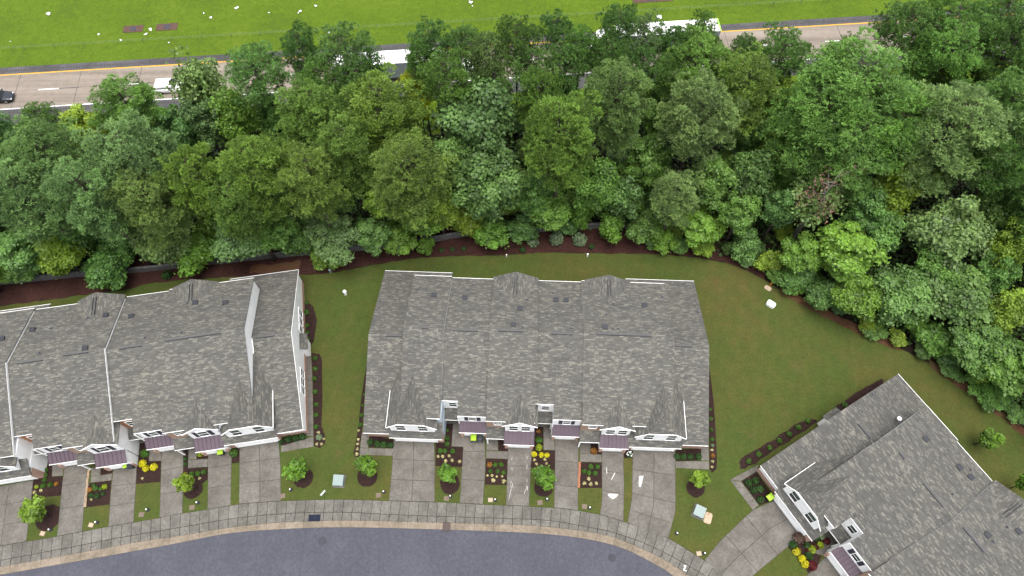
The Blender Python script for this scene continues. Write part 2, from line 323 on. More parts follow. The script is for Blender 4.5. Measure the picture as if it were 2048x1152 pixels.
def across(pxl):
    P, _ = resample(pxl, 1600); out = []
    for i in range(NS):
        t = LM[min(i + 1, NS - 1)] - LM[max(i - 1, 0)]; t = t / np.linalg.norm(t); d = P - LM[i]
        sc = np.abs(d @ t) + .05 * np.linalg.norm(d, axis=1); out.append(P[int(np.argmin(sc))])
    return np.array(out)
LB, LI, LA = across(BACK), across(INNER), across(ASPH)

sheet('ground', [(-1500, -600), (1500, -600), (1500, 1800), (-1500, 1800)], -.30, 'lawn')
street = sheet('street', [tuple(p) for p in LA[::-1]] + [(-90, -40), (80, -40)], -.12, 'asphalt')
HW_A = math.atan2(90.112 - 78.806, 58.86 + 78.753); HW_O = np.array([-78.753, 78.806]); HW_E = np.array([math.cos(HW_A), math.sin(HW_A)]); HW_N = np.array([math.sin(HW_A), -math.cos(HW_A)])
def hw(s, t): q = HW_O + HW_E * s + HW_N * t; return (float(q[0]), float(q[1]))
lawn_poly = [tuple(p) for p in LB] + [(150, -30), (300, -30), hw(420, 10.2), hw(-260, 10.2), (-300, 0), (-150, 6)]
lawn = sheet('lawn', lawn_poly, 0.0, 'lawn')
sheet('verge', [hw(-300, -1.5), hw(460, -1.5), hw(460, -500), hw(-300, -500)], 0.0, 'verge_grass')
sheet('verge', [hw(-260, 10.0), hw(420, 10.0), hw(420, 17), hw(-260, 17)], .004, 'verge_grass')

# grass in front of the houses is greener: one sheet from sidewalk to house fronts
# wood edge: retaining wall line in the west, open lawn edge in the east
EDGE_PX = [(-160, 628), (0, 612), (120, 596), (262, 577), (300, 566), (420, 556), (520, 552), (600, 549), (660, 546), (740, 531), (830, 516), (900, 512), (1000, 510), (1100, 505), (1200, 507), (1300, 508), (1400, 516), (1470, 531), (1530, 560), (1580, 590), (1650, 630), (1720, 665), (1800, 696), (1880, 740), (1950, 790), (2048, 868), (2160, 960)]
EDGE = smoothline([g2(*p) for p in EDGE_PX], .8, .10, 3)
WALL_PX = [(-160, 583), (0, 570), (150, 555), (280, 545), (420, 530), (600, 512), (760, 498), (870, 484), (945, 471), (1065, 465), (1200, 457), (1290, 458)]
WALL = smoothline([g2(*p) for p in WALL_PX], 2.4)
sheet('woodland_floor', EDGE + [(130, 20), hw(200, 17), hw(-120, 17)], .010, 'forest_floor')
mul_n = [g2(x, y - 62) for x, y in EDGE_PX[::-1] if x < 1560]
sheet('mulch_bed', smoothline([g2(*p) for p in EDGE_PX if p[0] < 1560], .6, .12, 5) + smoothline(mul_n, 1.0, .3, 6), .022, 'mulch')
# bare red soil along the eastern lawn edge
for k, seg in enumerate([[(1560, 578), (1640, 622), (1720, 662), (1800, 693)], [(1860, 727), (1935, 778), (2000, 826), (2060, 875)], [(600, 532), (560, 537), (500, 541)]]):
    c = [g2(*p) for p in seg]; up = [(p[0] + .1, p[1] + .25 + rnd.uniform(.2, .6)) for p in c]; dn = [(p[0] - .1, p[1] - .35 - rnd.uniform(.1, .4)) for p in c]
    sheet('bare_soil', smoothline(up, .5, .18, 7 + k) + smoothline(dn[::-1], .5, .18, 17 + k), .030, 'red_dirt')

# sidewalk: a dark bedding sheet, and every concrete panel on it a piece of its own
side = sheet('sidewalk', [tuple(p) for p in LB] + [tuple(p) for p in LA[::-1]], -.15, 'joint_dark')
def panel(name, q, z0, z1, mat, parent, gap=.032):
    c = np.mean(q, axis=0); q2 = []
    for i in range(len(q)):
        d = c - q[i]; q2.append(tuple(q[i] + d / max(1e-6, np.linalg.norm(d)) * gap))
    e = .012; d3 = [tuple(np.array(p) + (c - np.array(p)) / max(1e-6, np.linalg.norm(c - np.array(p))) * e) for p in q2]
    n = len(q2); a = sum(q2[i][0] * q2[(i + 1) % n][1] - q2[(i + 1) % n][0] * q2[i][1] for i in range(n))
    if a < 0: q2, d3 = q2[::-1], d3[::-1]
    V = [(*p, z0) for p in q2] + [(*p, z1 - .012) for p in q2] + [(*p, z1) for p in d3]
    Fc = [(i, (i + 1) % n, n + (i + 1) % n, n + i) for i in range(n)] + [(n + i, n + (i + 1) % n, 2 * n + (i + 1) % n, 2 * n + i) for i in range(n)] + [tuple(range(2 * n, 3 * n))]
    return ob(name, mesh(name, V, Fc, mat), parent)
for i in range(NS - 1):
    dz = rnd.uniform(-.006, .006)
    panel('panel', np.array([LB[i], LB[i + 1], LM[i + 1], LM[i]]), -.14, .03 + dz, 'sidewalk_concrete', side)
    panel('panel', np.array([LM[i], LM[i + 1], LI[i + 1], LI[i]]), -.14, .025 - dz, 'sidewalk_concrete', side)
# kerb and gutter: cast stones with a rolled face
kerb = sheet('kerb', [tuple(p) for p in LI] + [tuple(p) for p in LA[::-1]], -.148, 'joint_dark')
st = 0
while st < NS - 1:
    n = rnd.choice((2, 2, 3)); e = min(st + n, NS - 1)
    V, Fc = [], []; prof = [(0.0, -.13), (0.0, .022), (.12, .028), (.32, .020), (.55, -.045), (.72, -.095), (.98, -.108), (.98, -.13)]
    for k in range(st, e + 1):
        A, B = LI[k], LA[k]
        off = (LI[min(k + 1, NS - 1)] - LI[max(k - 1, 0)]); off = off / np.linalg.norm(off) * (.012 if k == st else (-.012 if k == e else 0))
        for (t, z) in prof: q = A + (B - A) * t + off; V.append((q[0], q[1], z))
    m_ = len(prof)
    for k in range(e - st):
        for j in range(m_ - 1): Fc.append((k * m_ + j, k * m_ + j + 1, (k + 1) * m_ + j + 1, (k + 1) * m_ + j))
    Fc += [tuple(range(m_))[::-1], tuple(range((e - st) * m_, (e - st + 1) * m_))]
    ob('kerbstone', mesh('kerbstone', V, Fc, 'curb_concrete'), kerb); st = e

for (pl, w_) in (([(612, 1059), (607, 1095), (603, 1125), (596, 1170)], .05), ([(762, 1057), (758, 1110), (756, 1170)], .045), ([(420, 1120), (500, 1117), (560, 1116)], .03), ([(1090, 1072), (1088, 1100), (1094, 1160)], .03)):
    c = smoothline([g2(x, y, -.115) for x, y in pl], .25, .025, 9)
    V = [(p[0] + d * w_ * rnd.uniform(.5, 1.1), p[1] + d * .02, -.115) for p in c for d in (-.5, .5)]
    ob('crack', mesh('crack', V, [(2 * i, 2 * i + 1, 2 * i + 3, 2 * i + 2) for i in range(len(c) - 1)], 'crack_dark'), street)
# highway
HW = sheet('highway', [hw(-60, -1.5), hw(260, -1.5), hw(260, 10.05), hw(-60, 10.05)], .008, 'shoulder_asphalt')
jt = sheet('joint_bed', [hw(-59, .02), hw(259, .02), hw(259, 7.05), hw(-59, 7.05)], .012, 'joint_dark', None, HW)
for k in range(-2, 22):
    s0 = 9.15 * k + 3.2; s1 = s0 + 9.15
    for (t0, t1) in ((.05, 3.52), (3.54, 7.0)):
        panel('slab', np.array([hw(s0, t0), hw(s1, t0), hw(s1, t1), hw(s0, t1)]), .010, .030, 'highway_concrete', HW, .03)
def stripe(s0, s1, t0, t1, mat, z=.036):
    return ob('lane_marking', mesh('lane_marking', [(*hw(s0, t1), z), (*hw(s1, t1), z), (*hw(s1, t0), z), (*hw(s0, t0), z)], [(0, 1, 2, 3)], mat), HW)
stripe(-59, 259, -.04, .18, 'paint_yellow'); stripe(-59, 259, 6.93, 7.1, 'paint_white')
for k in range(-5, 20):
    s = 6.55 + 12.19 * k
    stripe(s, s + 3.05, 3.45, 3.61, 'paint_white'); stripe(s + 3.05, s + 6.1, 3.46, 3.60, 'paint_black')
rb = MB()
for k in range(0, 760):
    s = -55 + k * .42
    if s > 235: break
    for t0 in (-.95, 7.45):
        a, b_, c, d = hw(s, t0), hw(s + .2, t0), hw(s + .2, t0 + .45), hw(s, t0 + .45)
        z = .016; V = [(*a, z), (*b_, z), (*c, z), (*d, z)]
        rb.add(V, [(0, 3, 2, 1)])
tag(rb.build('rumble_strip', ['joint_dark'], HW), kind='stuff')

# ---------------------------------------------------------------- driveways, walks, beds (photo pixels of ground corners)
def lerp2(a, b, t): return np.array(a) * (1 - t) + np.array(b) * t
def drive(L_px, R_px, rows, cols=1):
    """left edge and right edge polylines from house to sidewalk; rows = fractions of the joints"""
    bed = [g2(*p) for p in L_px] + [g2(*p) for p in R_px[::-1]]
    o = sheet('driveway', bed, .008, 'joint_dark')
    def along(pl, t):
        P = np.array([g2(*p) for p in pl]); d = np.r_[0, np.cumsum(np.linalg.norm(np.diff(P, axis=0), axis=1))]; s = t * d[-1]
        return np.array([np.interp(s, d, P[:, 0]), np.interp(s, d, P[:, 1])])
    R_ = [0.0] + rows + [1.0]
    for i in range(len(R_) - 1):
        ts = np.linspace(R_[i], R_[i + 1], 4)
        for c in range(cols):
            a, b_ = c / cols, (c + 1) / cols
            le = [lerp2(along(L_px, t), along(R_px, t), a) for t in ts]; ri = [lerp2(along(L_px, t), along(R_px, t), b_) for t in ts]
            panel('slab', np.array(le + ri[::-1]), .0, .028 + rnd.uniform(-.004, .004), 'drive_concrete', o, .032)
    return o
DR = {}
DR['c1'] = drive([(787, 878), (784.5, 930), (777.8, 1001)], [(868, 881), (870, 930), (869.3, 1003.6)], [.34, .67], 2)
DR['c2'] = drive([(928, 864), (924, 930), (919.5, 1005.6)], [(969, 865), (971, 930), (966, 1008.5)], [.28, .68])
DR['c3'] = drive([(1016, 894), (1015, 930), (1012, 1010)], [(1065, 895), (1062, 930), (1058, 1012.5)], [.33, .66])
DR['c4'] = drive([(1110, 874), (1110, 930), (1108, 1015)], [(1158, 876), (1156.5, 930), (1156, 1020.6)], [.35, .69])
DR['c5'] = drive([(1204, 898), (1203.5, 930), (1204.5, 994), (1200, 1028.6)], [(1248, 900), (1247, 930), (1248.5, 969), (1246.8, 1042.6)], [.34, .64])
DR['c6'] = drive([(1266, 899), (1265, 930), (1264, 994), (1255, 1045)], [(1351, 903), (1351, 930), (1351, 1022), (1337, 1076)], [.28, .60, .83], 2)
DR['l6'] = drive([(479, 888), (479, 930), (478, 1007.6)], [(557, 876), (561, 930), (562, 1001.6)], [.33, .67], 2)
DR['l5'] = drive([(416, 902), (416, 960), (415, 1018.4)], [(464, 895), (463, 930), (461.5, 1010.7)], [.30, .65])
DR['l4'] = drive([(323, 903), (322, 950), (319, 1035.4)], [(367, 895), (367, 930), (365, 1026.6)], [.30, .66])
DR['l3'] = drive([(227, 936), (222, 980), (217, 1052.7)], [(274, 931), (272, 968), (267, 1044.3)], [.32, .66])
DR['l2'] = drive([(129, 934), (123, 980), (114, 1072.4)], [(175, 927), (171, 980), (164.5, 1062.8)], [.28, .62])
DR['l1'] = drive([(-30, 978), (-40, 1040), (-50, 1100.5)], [(67, 960), (60, 1020), (53, 1082.7)], [.33, .67], 2)
DR['r1'] = drive([(1548, 1001), (1505, 1020), (1440, 1082), (1409, 1120)], [(1606, 1074), (1575, 1094), (1505, 1152), (1470, 1184)], [.36, .66], 2)
DR['r2'] = drive([(1652, 1112), (1613, 1152), (1580, 1190)], [(1690, 1160), (1650, 1200), (1615, 1238)], [.4, .75])

def walk(pxs, n=1):
    """a paved path: list of quads"""
    o = None
    for q in pxs:
        P = [g2(*p) for p in q]
        if o is None: o = sheet('path', [tuple(p) for p in P], .006, 'joint_dark')
        panel('slab', np.array(P), .0, .024 + rnd.uniform(-.004, .004), 'drive_concrete', o, .012)
def strip(a, b, c, d, n): # quads along from edge a-b to edge d-c
    return [[tuple(lerp2(a, d, i / n)), tuple(lerp2(b, c, i / n)), tuple(lerp2(b, c, (i + 1) / n)), tuple(lerp2(a, d, (i + 1) / n))] for i in range(n)]
walk(strip((724, 864), (739, 864), (736, 896), (720.5, 895), 2) + strip((720, 896), (719.5, 910), (785, 911.5), (787, 897), 4))
walk([[(906, 845), (921, 845), (928, 862), (904.5, 868)], [(904.5, 868), (928, 862), (928, 893.5), (903, 893)]])
walk(strip((973, 873), (996, 874), (996, 901), (973, 901), 1) + strip((972.6, 902), (972.4, 916.5), (1015, 918), (1016, 903), 2))
walk(strip((1087, 850), (1107, 850), (1110, 900.5), (1087, 900), 2))
walk(strip((1160, 876), (1181, 877), (1181, 908), (1160, 906), 1) + strip((1160, 907), (1160, 923.5), (1203, 924.5), (1203, 909), 2))
walk(strip((1402.5, 891), (1417, 891), (1418, 921), (1402, 921), 2) + strip((1418, 922), (1418, 939), (1351.5, 936), (1351.5, 923), 4))
walk(strip((605, 692), (621, 692), (625, 760), (608, 760), 3) + strip((608, 760.5), (625, 760.5), (627, 872), (612, 872), 5) + strip((627, 873), (627, 893.5), (562, 904.5), (562, 892), 4))
walk(strip((377, 898), (393, 896), (393, 918), (376.5, 919), 1) + strip((376.5, 920), (376, 936.5), (415, 933.5), (415.5, 918), 2))
walk(strip((299, 890), (322, 890), (322.5, 921.5), (298, 922.5), 2))
walk(strip((183, 936), (201, 934), (201, 950), (182, 952), 1) + strip((182, 953), (181.3, 965.5), (223, 960.5), (224, 947), 2))
walk(strip((105, 929), (127, 926), (126, 951), (104, 953), 2))
walk(strip((1518, 929), (1513, 943), (1482, 962), (1460, 959), 3) + strip((1460, 960), (1482, 963), (1517.5, 1010), (1505.5, 1020), 4))
walk(strip((1622, 1104), (1655, 1078), (1683, 1092), (1651, 1112), 2))

def bed(pxs, seed=0, jit=.05, mat='bed_mulch'):
    return sheet('mulch_bed', blob([g2(*p) for p in pxs], jit, .8, seed) if jit > .08 else [g2(*p) for p in pxs], .018 + (seed % 5) * .0006, mat)
bed([(884, 846), (906, 846), (903, 893), (928, 894), (925, 934), (871, 932), (871, 884), (883, 882)], 1)
bed([(996.5, 875), (1016, 876), (1016, 902.5), (996.5, 901.5)], 2); bed([(972, 917), (1015, 918.4), (1013, 970), (969.6, 969.6)], 3)
bed([(1066, 850), (1086.6, 850), (1086.8, 900.5), (1110, 901), (1109.5, 940), (1061.5, 935), (1065, 900)], 4)
bed([(1181.5, 877), (1204, 878), (1203.5, 908.5), (1181.5, 907.5)], 5); bed([(1162, 924.2), (1203.4, 925.2), (1203.5, 976), (1158.5, 976)], 6)
bed([(1248.5, 898), (1265.5, 899), (1264.5, 916), (1247.5, 916)], 7)
bed([(1351.8, 900), (1402, 896), (1401.5, 921), (1351.6, 922)], 8); bed([(739, 868), (787, 880), (786.5, 896), (737, 895)], 9)
bed([(733, 730), (728, 760), (722, 800), (717, 850), (711, 890), (707, 905), (710, 914), (719, 914), (719.5, 895), (724, 862), (730, 780), (735, 730)], 10)
bed([(1419, 735), (1422, 760), (1427, 800), (1431, 860), (1434, 920), (1433, 938), (1424, 946), (1419, 938), (1418.5, 880), (1417, 800)], 11)
bed([(600, 612), (614, 604), (626, 612), (634, 640), (628, 682), (622, 691), (604, 691)], 12)
bed([(623, 706), (640, 708), (644, 720), (645, 800), (643, 850), (651, 875), (650, 888), (640, 896), (628, 892), (627.4, 860), (625.5, 760)], 13)
bed([(561.5, 880), (572, 866), (612, 868), (611.8, 884), (561.5, 891)], 14); bed([(464, 893), (478.5, 888), (479, 925), (463.5, 927)], 15)
bed([(366.8, 900), (376.6, 899), (376, 937), (415.4, 934), (415.4, 959), (400, 971), (366.2, 957)], 16); bed([(393.5, 906), (416, 903), (416, 917), (393.5, 919)], 17)
bed([(277, 884), (298.5, 884), (297.7, 923), (322, 922), (321, 964), (272.6, 968), (274, 930)], 18)
bed([(181, 966), (223, 961), (218.9, 1009), (172, 1015), (173.6, 975)], 19); bed([(201.6, 938), (226, 936), (224.4, 946), (201.5, 951)], 20)
bed([(80, 932), (104.5, 930), (103.6, 953.5), (126, 952), (123, 991), (63.6, 996.5), (67.2, 959)], 21)
bed([(1482.5, 962.3), (1513, 943.5), (1548, 996), (1546, 1001), (1519, 1011)], 22)
bed([(1575, 1093), (1592, 1072), (1625, 1068), (1650, 1055), (1672, 1070), (1655, 1078), (1622, 1104), (1643, 1112), (1632, 1142), (1616, 1146), (1606, 1126)], 23)
bed([(1480, 932), (1484, 918), (1520, 896), (1560, 870), (1600, 846), (1622, 838), (1632, 846), (1560, 893), (1490, 938)], 24, .12); bed([(1650, 830), (1740, 768), (1768, 760), (1745, 790), (1655, 842)], 25, .12)
# mulch rings of the young trees
for k, (x, y, r) in enumerate([(735, 953, 1.15), (900, 968, 1.15), (1087, 974, 1.1), (1391, 976, 1.05), (607, 956, 1.15), (386, 978, 1.1), (97, 1035, 1.4)]):
    c = g2(x, y); sheet('mulch_bed', [(c[0] + r * math.cos(a) * rnd.uniform(.94, 1.06), c[1] + r * math.sin(a) * rnd.uniform(.94, 1.06)) for a in np.linspace(0, 2 * math.pi, 22)[:-1]], .026, 'bed_mulch')
# chalk scribbles and pale dried patches on two driveways
def mark(pts, d, mat='chalk_white'): ob('chalk_mark', mesh('chalk_mark', [(*g2(*p), .036) for p in pts], [tuple(range(len(pts)))], mat), DR[d])
mark([(1215, 990), (1218, 987), (1237, 988), (1233, 994), (1226, 999), (1221, 996)], 'c5')
mark([(1278, 952), (1287, 951.5), (1284, 966), (1281, 975), (1278, 973), (1277, 966)], 'c6')
mark([(1229, 945), (1231, 946), (1224, 959), (1221, 962), (1225, 953)], 'c5')
for (x, y, dx, dy) in [(1024, 915, -1.5, 5), (1023, 935, 1, 6), (1022, 962, -1, 6), (1021, 970, 2, 7), (1022, 978, -5, 22), (1053, 912, 1, 6), (1054, 930, -1, 8), (1053, 958, 1, 6), (1052, 970, 1.5, 9), (1055, 972, -1, 10), (1051, 978, -3, 10), (1024, 967, 2, 10)]:
    mark([(x, y), (x + .9, y), (x + dx + .7, y + dy), (x + dx, y + dy)], 'c3')
mark([(1212, 935), (1213.5, 935), (1214.5, 947), (1213, 948)], 'c5')

zz = [(1368, 1130), (1372.5, 1131), (1371, 1136), (1368.5, 1139.5), (1373, 1141), (1372, 1143), (1367, 1141), (1366, 1139), (1369, 1135), (1369.5, 1132.5), (1367.5, 1132)]
ob('painted_mark', mesh('painted_mark', [(*g2(x, y), .048) for x, y in zz], [tuple(range(len(zz)))], 'paint_white'), side)

# ---------------------------------------------------------------- townhouse rows
SL = .40; RW = 10.45; WSL = .392
def roof_poly(name, pts, parent, th=.13, mats=('shingle', 'edge_grey')):
    P = [np.array(p, float) for p in pts]; n = np.cross(P[1] - P[0], P[2] - P[0]); n /= np.linalg.norm(n)
    if n[2] < 0: P = P[::-1]; n = -n
    eu = np.cross((0, 0, 1), n); eu /= np.linalg.norm(eu); ev = np.cross(n, eu); k = len(P)
    V = [tuple(p) for p in P] + [tuple(p - np.array((0, 0, th))) for p in P]
    Fc = [tuple(range(k)), tuple(range(k, 2 * k))[::-1]] + [(i, k + i, k + (i + 1) % k, (i + 1) % k) for i in range(k)]
    uv = [(float(V[i] @ eu) if False else float(np.array(V[i]) @ eu), float(np.array(V[i]) @ ev)) for f in Fc for i in f]
    return ob(name, mesh(name, V, Fc, list(mats), [0] + [1] * (k + 1), uv), parent)
class Basis:
    """a wall plane: origin, right, out"""
    def __init__(s, o, r, n): s.o, s.r, s.n = np.array(o, float), np.array(r, float), np.array(n, float)
    def p(s, a, b, z): q = s.o + s.r * a + s.n * b; return (q[0], q[1], q[2] + z)
    def box(s, mb, a0, a1, b0, b1, z0, z1, m=0):
        V = [s.p(a, b, z) for z in (z0, z1) for (a, b) in ((a0, b0), (a1, b0), (a1, b1), (a0, b1))]
        Fc = [(0, 3, 2, 1), (4, 5, 6, 7), (0, 1, 5, 4), (1, 2, 6, 5), (2, 3, 7, 6), (3, 0, 4, 7)]
        if np.cross(s.r, s.n)[2] < 0: Fc = [f[::-1] for f in Fc]
        mb.add(V, Fc, m)
def window(parent, B, a, z0, z1, w=.85, shutters=False):
    f = MB(); h = w / 2; t = .065
    B.box(f, a - h - t, a - h, -.02, .07, z0 - t, z1 + t); B.box(f, a + h, a + h + t, -.02, .07, z0 - t, z1 + t)
    B.box(f, a - h, a + h, -.02, .07, z1, z1 + t); B.box(f, a - h - .02, a + h + .02, -.02, .10, z0 - t, z0)
    zm = (z0 + z1) / 2; B.box(f, a - h, a + h, -.02, .055, zm - .025, zm + .025)
    o = f.build('window', ['trim'], parent)
    for (c, d, gm) in ((z0, zm - .025, 'glass'), (zm + .025, z1, 'glass_green_reflection')):
        g = MB(); B.box(g, a - h, a + h, -.02, .035, c, d); g.build('pane', [gm], o)
    if shutters:
        for s in (-1, 1):
            g = MB(); c0 = a + s * (h + t + .03); c1 = c0 + s * .42; lo, hi = min(c0, c1), max(c0, c1)
            B.box(g, lo, hi, -.01, .05, z0 - .05, z1 + .05)
            for k in range(9): zz = z0 + (z1 - z0) * (k + .5) / 9; B.box(g, lo + .05, hi - .05, .05, .065, zz - .03, zz + .03)
            g.build('shutter', ['shutter'], parent)
    return o
def garage_door(parent, B, a0, a1, h=2.2):
    f = MB(); B.box(f, a0, a1, -.05, .02, .02, h)
    n = max(3, int((a1 - a0) / .6))
    for r_ in range(4):
        for k in range(n):
            x0 = a0 + (a1 - a0) * k / n + .06; x1 = a0 + (a1 - a0) * (k + 1) / n - .06; B.box(f, x0, x1, .02, .035, r_ * h / 4 + .08, (r_ + 1) * h / 4 - .05)
    o = f.build('garage_door', ['door_white'], parent)
    t = MB(); B.box(t, a0 - .14, a0, -.02, .06, 0, h + .14); B.box(t, a1, a1 + .14, -.02, .06, 0, h + .14); B.box(t, a0, a1, -.02, .06, h, h + .14); t.build('door_trim', ['trim'], o)
def gutter(parent, u0, u1, w, z, out=-1):
    g = MB(); y0, y1 = (w - .06, w - .003) if out < 0 else (w + .003, w + .075)
    g.box(u0, u1, y0, y1, z - .12, z - .025); g.build('gutter', ['gutter_white'], parent)
def awning(parent, u0, u1, w1, z1, w0, z0):
    o = roof_poly('awning_roof', [(u0, w0, z0), (u1, w0, z0), (u1, w1, z1), (u0, w1, z1)], parent, .10, ('metal_roof', 'trim'))
    n = 7; sl = (z1 - z0) / (w1 - w0)
    for k in range(n + 1):
        u = u0 + .03 + (u1 - u0 - .06) * k / n
        V = [(u - .018, w0, z0), (u + .018, w0, z0), (u + .018, w1, z1), (u - .018, w1, z1)]; V += [(a, b, c + .045) for a, b, c in V]
        ob('standing_seam', mesh('standing_seam', V, [(4, 5, 6, 7), (0, 1, 5, 4), (1, 2, 6, 5), (2, 3, 7, 6), (3, 0, 4, 7)], 'seam_metal'), o)
    return o
FRONT = lambda w: Basis((0, w, 0), (1, 0, 0), (0, -1, 0))

def townhouses(loc, rz, label, shutters, brown, vents):
    T = empty('townhouse_row', (*loc, 0), rz); tag(T, label, 'townhouses')
    U = 39.1; mz0 = 9.70 - SL * (RW - 1.3)
    M = lambda mir: (lambda u: U - u) if mir else (lambda u: u)
    def roofq(u0, u1, wa, za, wb, zb, name='roof'):
        u0, u1 = min(u0, u1), max(u0, u1)
        return roof_poly(name, [(u0, wa, za), (u1, wa, za), (u1, wb, zb), (u0, wb, zb)], T)
    def wallbox(u0, u1, w0, w1, z0, z1, mat):
        u0, u1 = min(u0, u1), max(u0, u1); return MB().box(u0, u1, w0, w1, z0, z1).build('wall', [mat], T)
    # ---- end wings with double garage and clipped gable
    for mir in (False, True):
        f = M(mir)
        roofq(f(0), f(4.42), 0, 3.0, RW, 3 + WSL * RW); roofq(f(0), f(8.6), 20.95, 3.0, RW, 3 + WSL * RW)
        gutter(T, min(f(-.02), f(2.9)), max(f(-.02), f(2.9)), 0, 3.0); gutter(T, min(f(-.02), f(8.6)), max(f(-.02), f(8.6)), 20.95, 3.0, 1)
        # rake trim along the gable end
        for (wa, wb) in ((0, RW), (20.95, RW)):
            za, zb = 3.0, 3 + WSL * RW; u0, u1 = (f(0) - .03, f(0)) if not mir else (f(0), f(0) + .03)
            V = [(u, w, z) for u in (u0, u1) for (w, z) in ((wa, za - .20), (wb, zb - .20), (wb, zb - .02), (wa, za - .02))]
            ob('rake_trim', mesh('rake_trim', V, [(0, 1, 2, 3), (7, 6, 5, 4), (0, 4, 5, 1), (1, 5, 6, 2), (2, 6, 7, 3), (3, 7, 4, 0)], 'trim' if brown and mir else 'edge_grey'), T)
        prof = [(.45, 1.0), (20.5, 1.0), (20.5, 3.02), (RW, 6.93), (.45, 3.02)]
        MB().xprism(prof, min(f(.12), f(4.6)), max(f(.12), f(4.6))).build('wall', ['siding'], T)
        wallbox(f(.08), f(4.58), .43, 20.52, 0, 1.0, 'brick')
        wallbox(f(4.6), f(8.5), 18.3, 20.5, 0, 2.95, 'siding')
        # side wall windows, and a small lean-to over the side door
        B = Basis((f(.12), 0, 0), (0, -1, 0) if not mir else (0, 1, 0), (-1, 0, 0) if not mir else (1, 0, 0)); sg = -1 if not mir else 1
        for w_ in (13.0, 14.1, 15.2, 5.0, 6.1, 7.2): window(T, B, sg * w_, 1.35, 2.95, .85)
        ue = f(.13); ue2 = f(-.75)
        roof_poly('side_roof', [(ue, 10.0, 3.0), (ue2, 10.0, 2.6), (ue2, 12.1, 2.6), (ue, 12.1, 3.0)], T, .12)
        wallbox(f(.10), f(-.5), 10.2, 11.9, 0, 2.55, 'siding')
        # front porch nook: small window over brick
        Bf = FRONT(.45); window(T, Bf, f(1.9), 2.1, 2.75, .7)
        # clipped-gable dormer
        c, hw_, ez, rz_ = 5.7, 2.85, 4.8, 7.7; sl = (rz_ - ez) / hw_; ch = 1.5; cz = rz_ - ch * sl
        fr = .20
        roof_poly('roof', [(f(c - hw_), fr, ez), (f(c - ch), fr, cz), (f(c), fr + ch, rz_), (f(c), 8.7, rz_), (f(c - hw_), 8.7, ez)], T)
        roof_poly('roof', [(f(c + hw_), fr, ez), (f(c + ch), fr, cz), (f(c), fr + ch, rz_), (f(c), 5.7, rz_), (f(c + hw_), 5.7, ez)], T)
        roof_poly('roof', [(f(c - ch), fr, cz), (f(c + ch), fr, cz), (f(c), fr + ch, rz_)], T)
        g = MB(); pr = [(c - hw_ + .35, 3.0), (c + hw_ - .35, 3.0), (c + hw_ - .35, ez + .20), (c + ch, cz - .1), (c - ch, cz - .1), (c - hw_ + .35, ez + .20)]
        V = [(f(a), .33, z) for a, z in pr] + [(f(a), 6.0, z) for a, z in pr]; n = len(pr)
        g.add(V, [tuple(range(n)), tuple(range(n, 2 * n))[::-1]] + [(i, n + i, n + (i + 1) % n, (i + 1) % n) for i in range(n)]); g.build('gable_wall', ['siding'], T)
        # white rake boards at the gable front and the white eave line beside the wing
        for (a0, z0, a1, z1) in ((c - hw_, ez, c - ch, cz), (c - ch, cz, c + ch, cz), (c + ch, cz, c + hw_, ez)):
            V = [(f(a), w_, z + dz) for w_ in (fr - .05, fr) for (a, z, dz) in ((a0, z0, -.2), (a1, z1, -.2), (a1, z1, .015), (a0, z0, .015))]
            ob('rake_trim', mesh('rake_trim', V, [(0, 1, 2, 3), (7, 6, 5, 4), (0, 4, 5, 1), (1, 5, 6, 2), (2, 6, 7, 3), (3, 7, 4, 0)], 'trim'), T)
        e0, e1 = f(c - hw_), f(c - hw_ - .06)
        MB().box(min(e0, e1), max(e0, e1), fr, 4.55, ez - .13, ez + .01).build('gutter', ['gutter_white'], T)
        Bg = FRONT(.33)
        for a in (c - 1.25, c + 1.25): window(T, Bg, f(a), 3.65, 5.5, 1.0)
        # garage strip roof and brick garage
        roofq(f(2.95), f(9.05), -.36, 2.70, .45, 3.33); gutter(T, min(f(2.95), f(9.05)), max(f(2.95), f(9.05)), -.36, 2.70)
        wallbox(f(3.15), f(9.02), .0, 3.0, 0, 2.62, 'brick')
        bw = 'siding_shade_blue' if not mir and not shutters else 'siding'
        wallbox(f(8.3), f(9.0), 1.25, 3.6, 2.62, mz0 - .35, bw); wallbox(f(4.7), f(8.3), 1.3, 3.6, 2.62, 5.5, 'siding')
        roofq(f(8.2), f(9.05), .45, 3.33, 1.25, 3.95); wallbox(f(8.3), f(9.0), .5, 1.25, 2.63, 3.15, bw); wallbox(f(9.022), f(9.05), .55, 3.4, 0, 3.1, bw)
        a0, a1 = f(3.45), f(8.15); garage_door(T, FRONT(0), min(a0, a1), max(a0, a1))
        lamp = MB(); lamp.box(f(5.9) - .1, f(5.9) + .1, -.14, -.005, 2.36, 2.6); lamp.build('wall_lamp', ['black_metal'], T)
    # ---- main roof by unit
    units = [(4.40, 8.95, 9.70), (8.95, 14.0, 9.38), (14.0, 19.45, 9.72), (19.45, 24.62, 9.38), (24.62, 34.62, 9.72)]
    BK = 18.65
    for (u0, u1, zr) in units:
        roofq(u0, u1, BK, zr - SL * (BK - RW), RW, zr); gutter(T, u0, u1, BK, zr - SL * (BK - RW), 1)
        MB().xprism([(3.45, .0), (18.3, .0), (18.3, zr - SL * (18.3 - RW) - .14), (RW, zr - .14), (3.45, zr - SL * (RW - 3.45) - .14)], u0 + (.06 if u0 < 5 else 0), u1 - (.06 if u1 > 34 else 0)).build('wall', ['siding'], T)
    def mz(w, zr): return zr - SL * (RW - w)
    def front(u0, u1, w, zr): roofq(u0, u1, w, mz(w, zr), RW, zr); gutter(T, u0, u1, w, mz(w, zr))
    front(4.40, 8.95, 1.1, 9.70); front(30.15, 34.62, 1.1, 9.72)
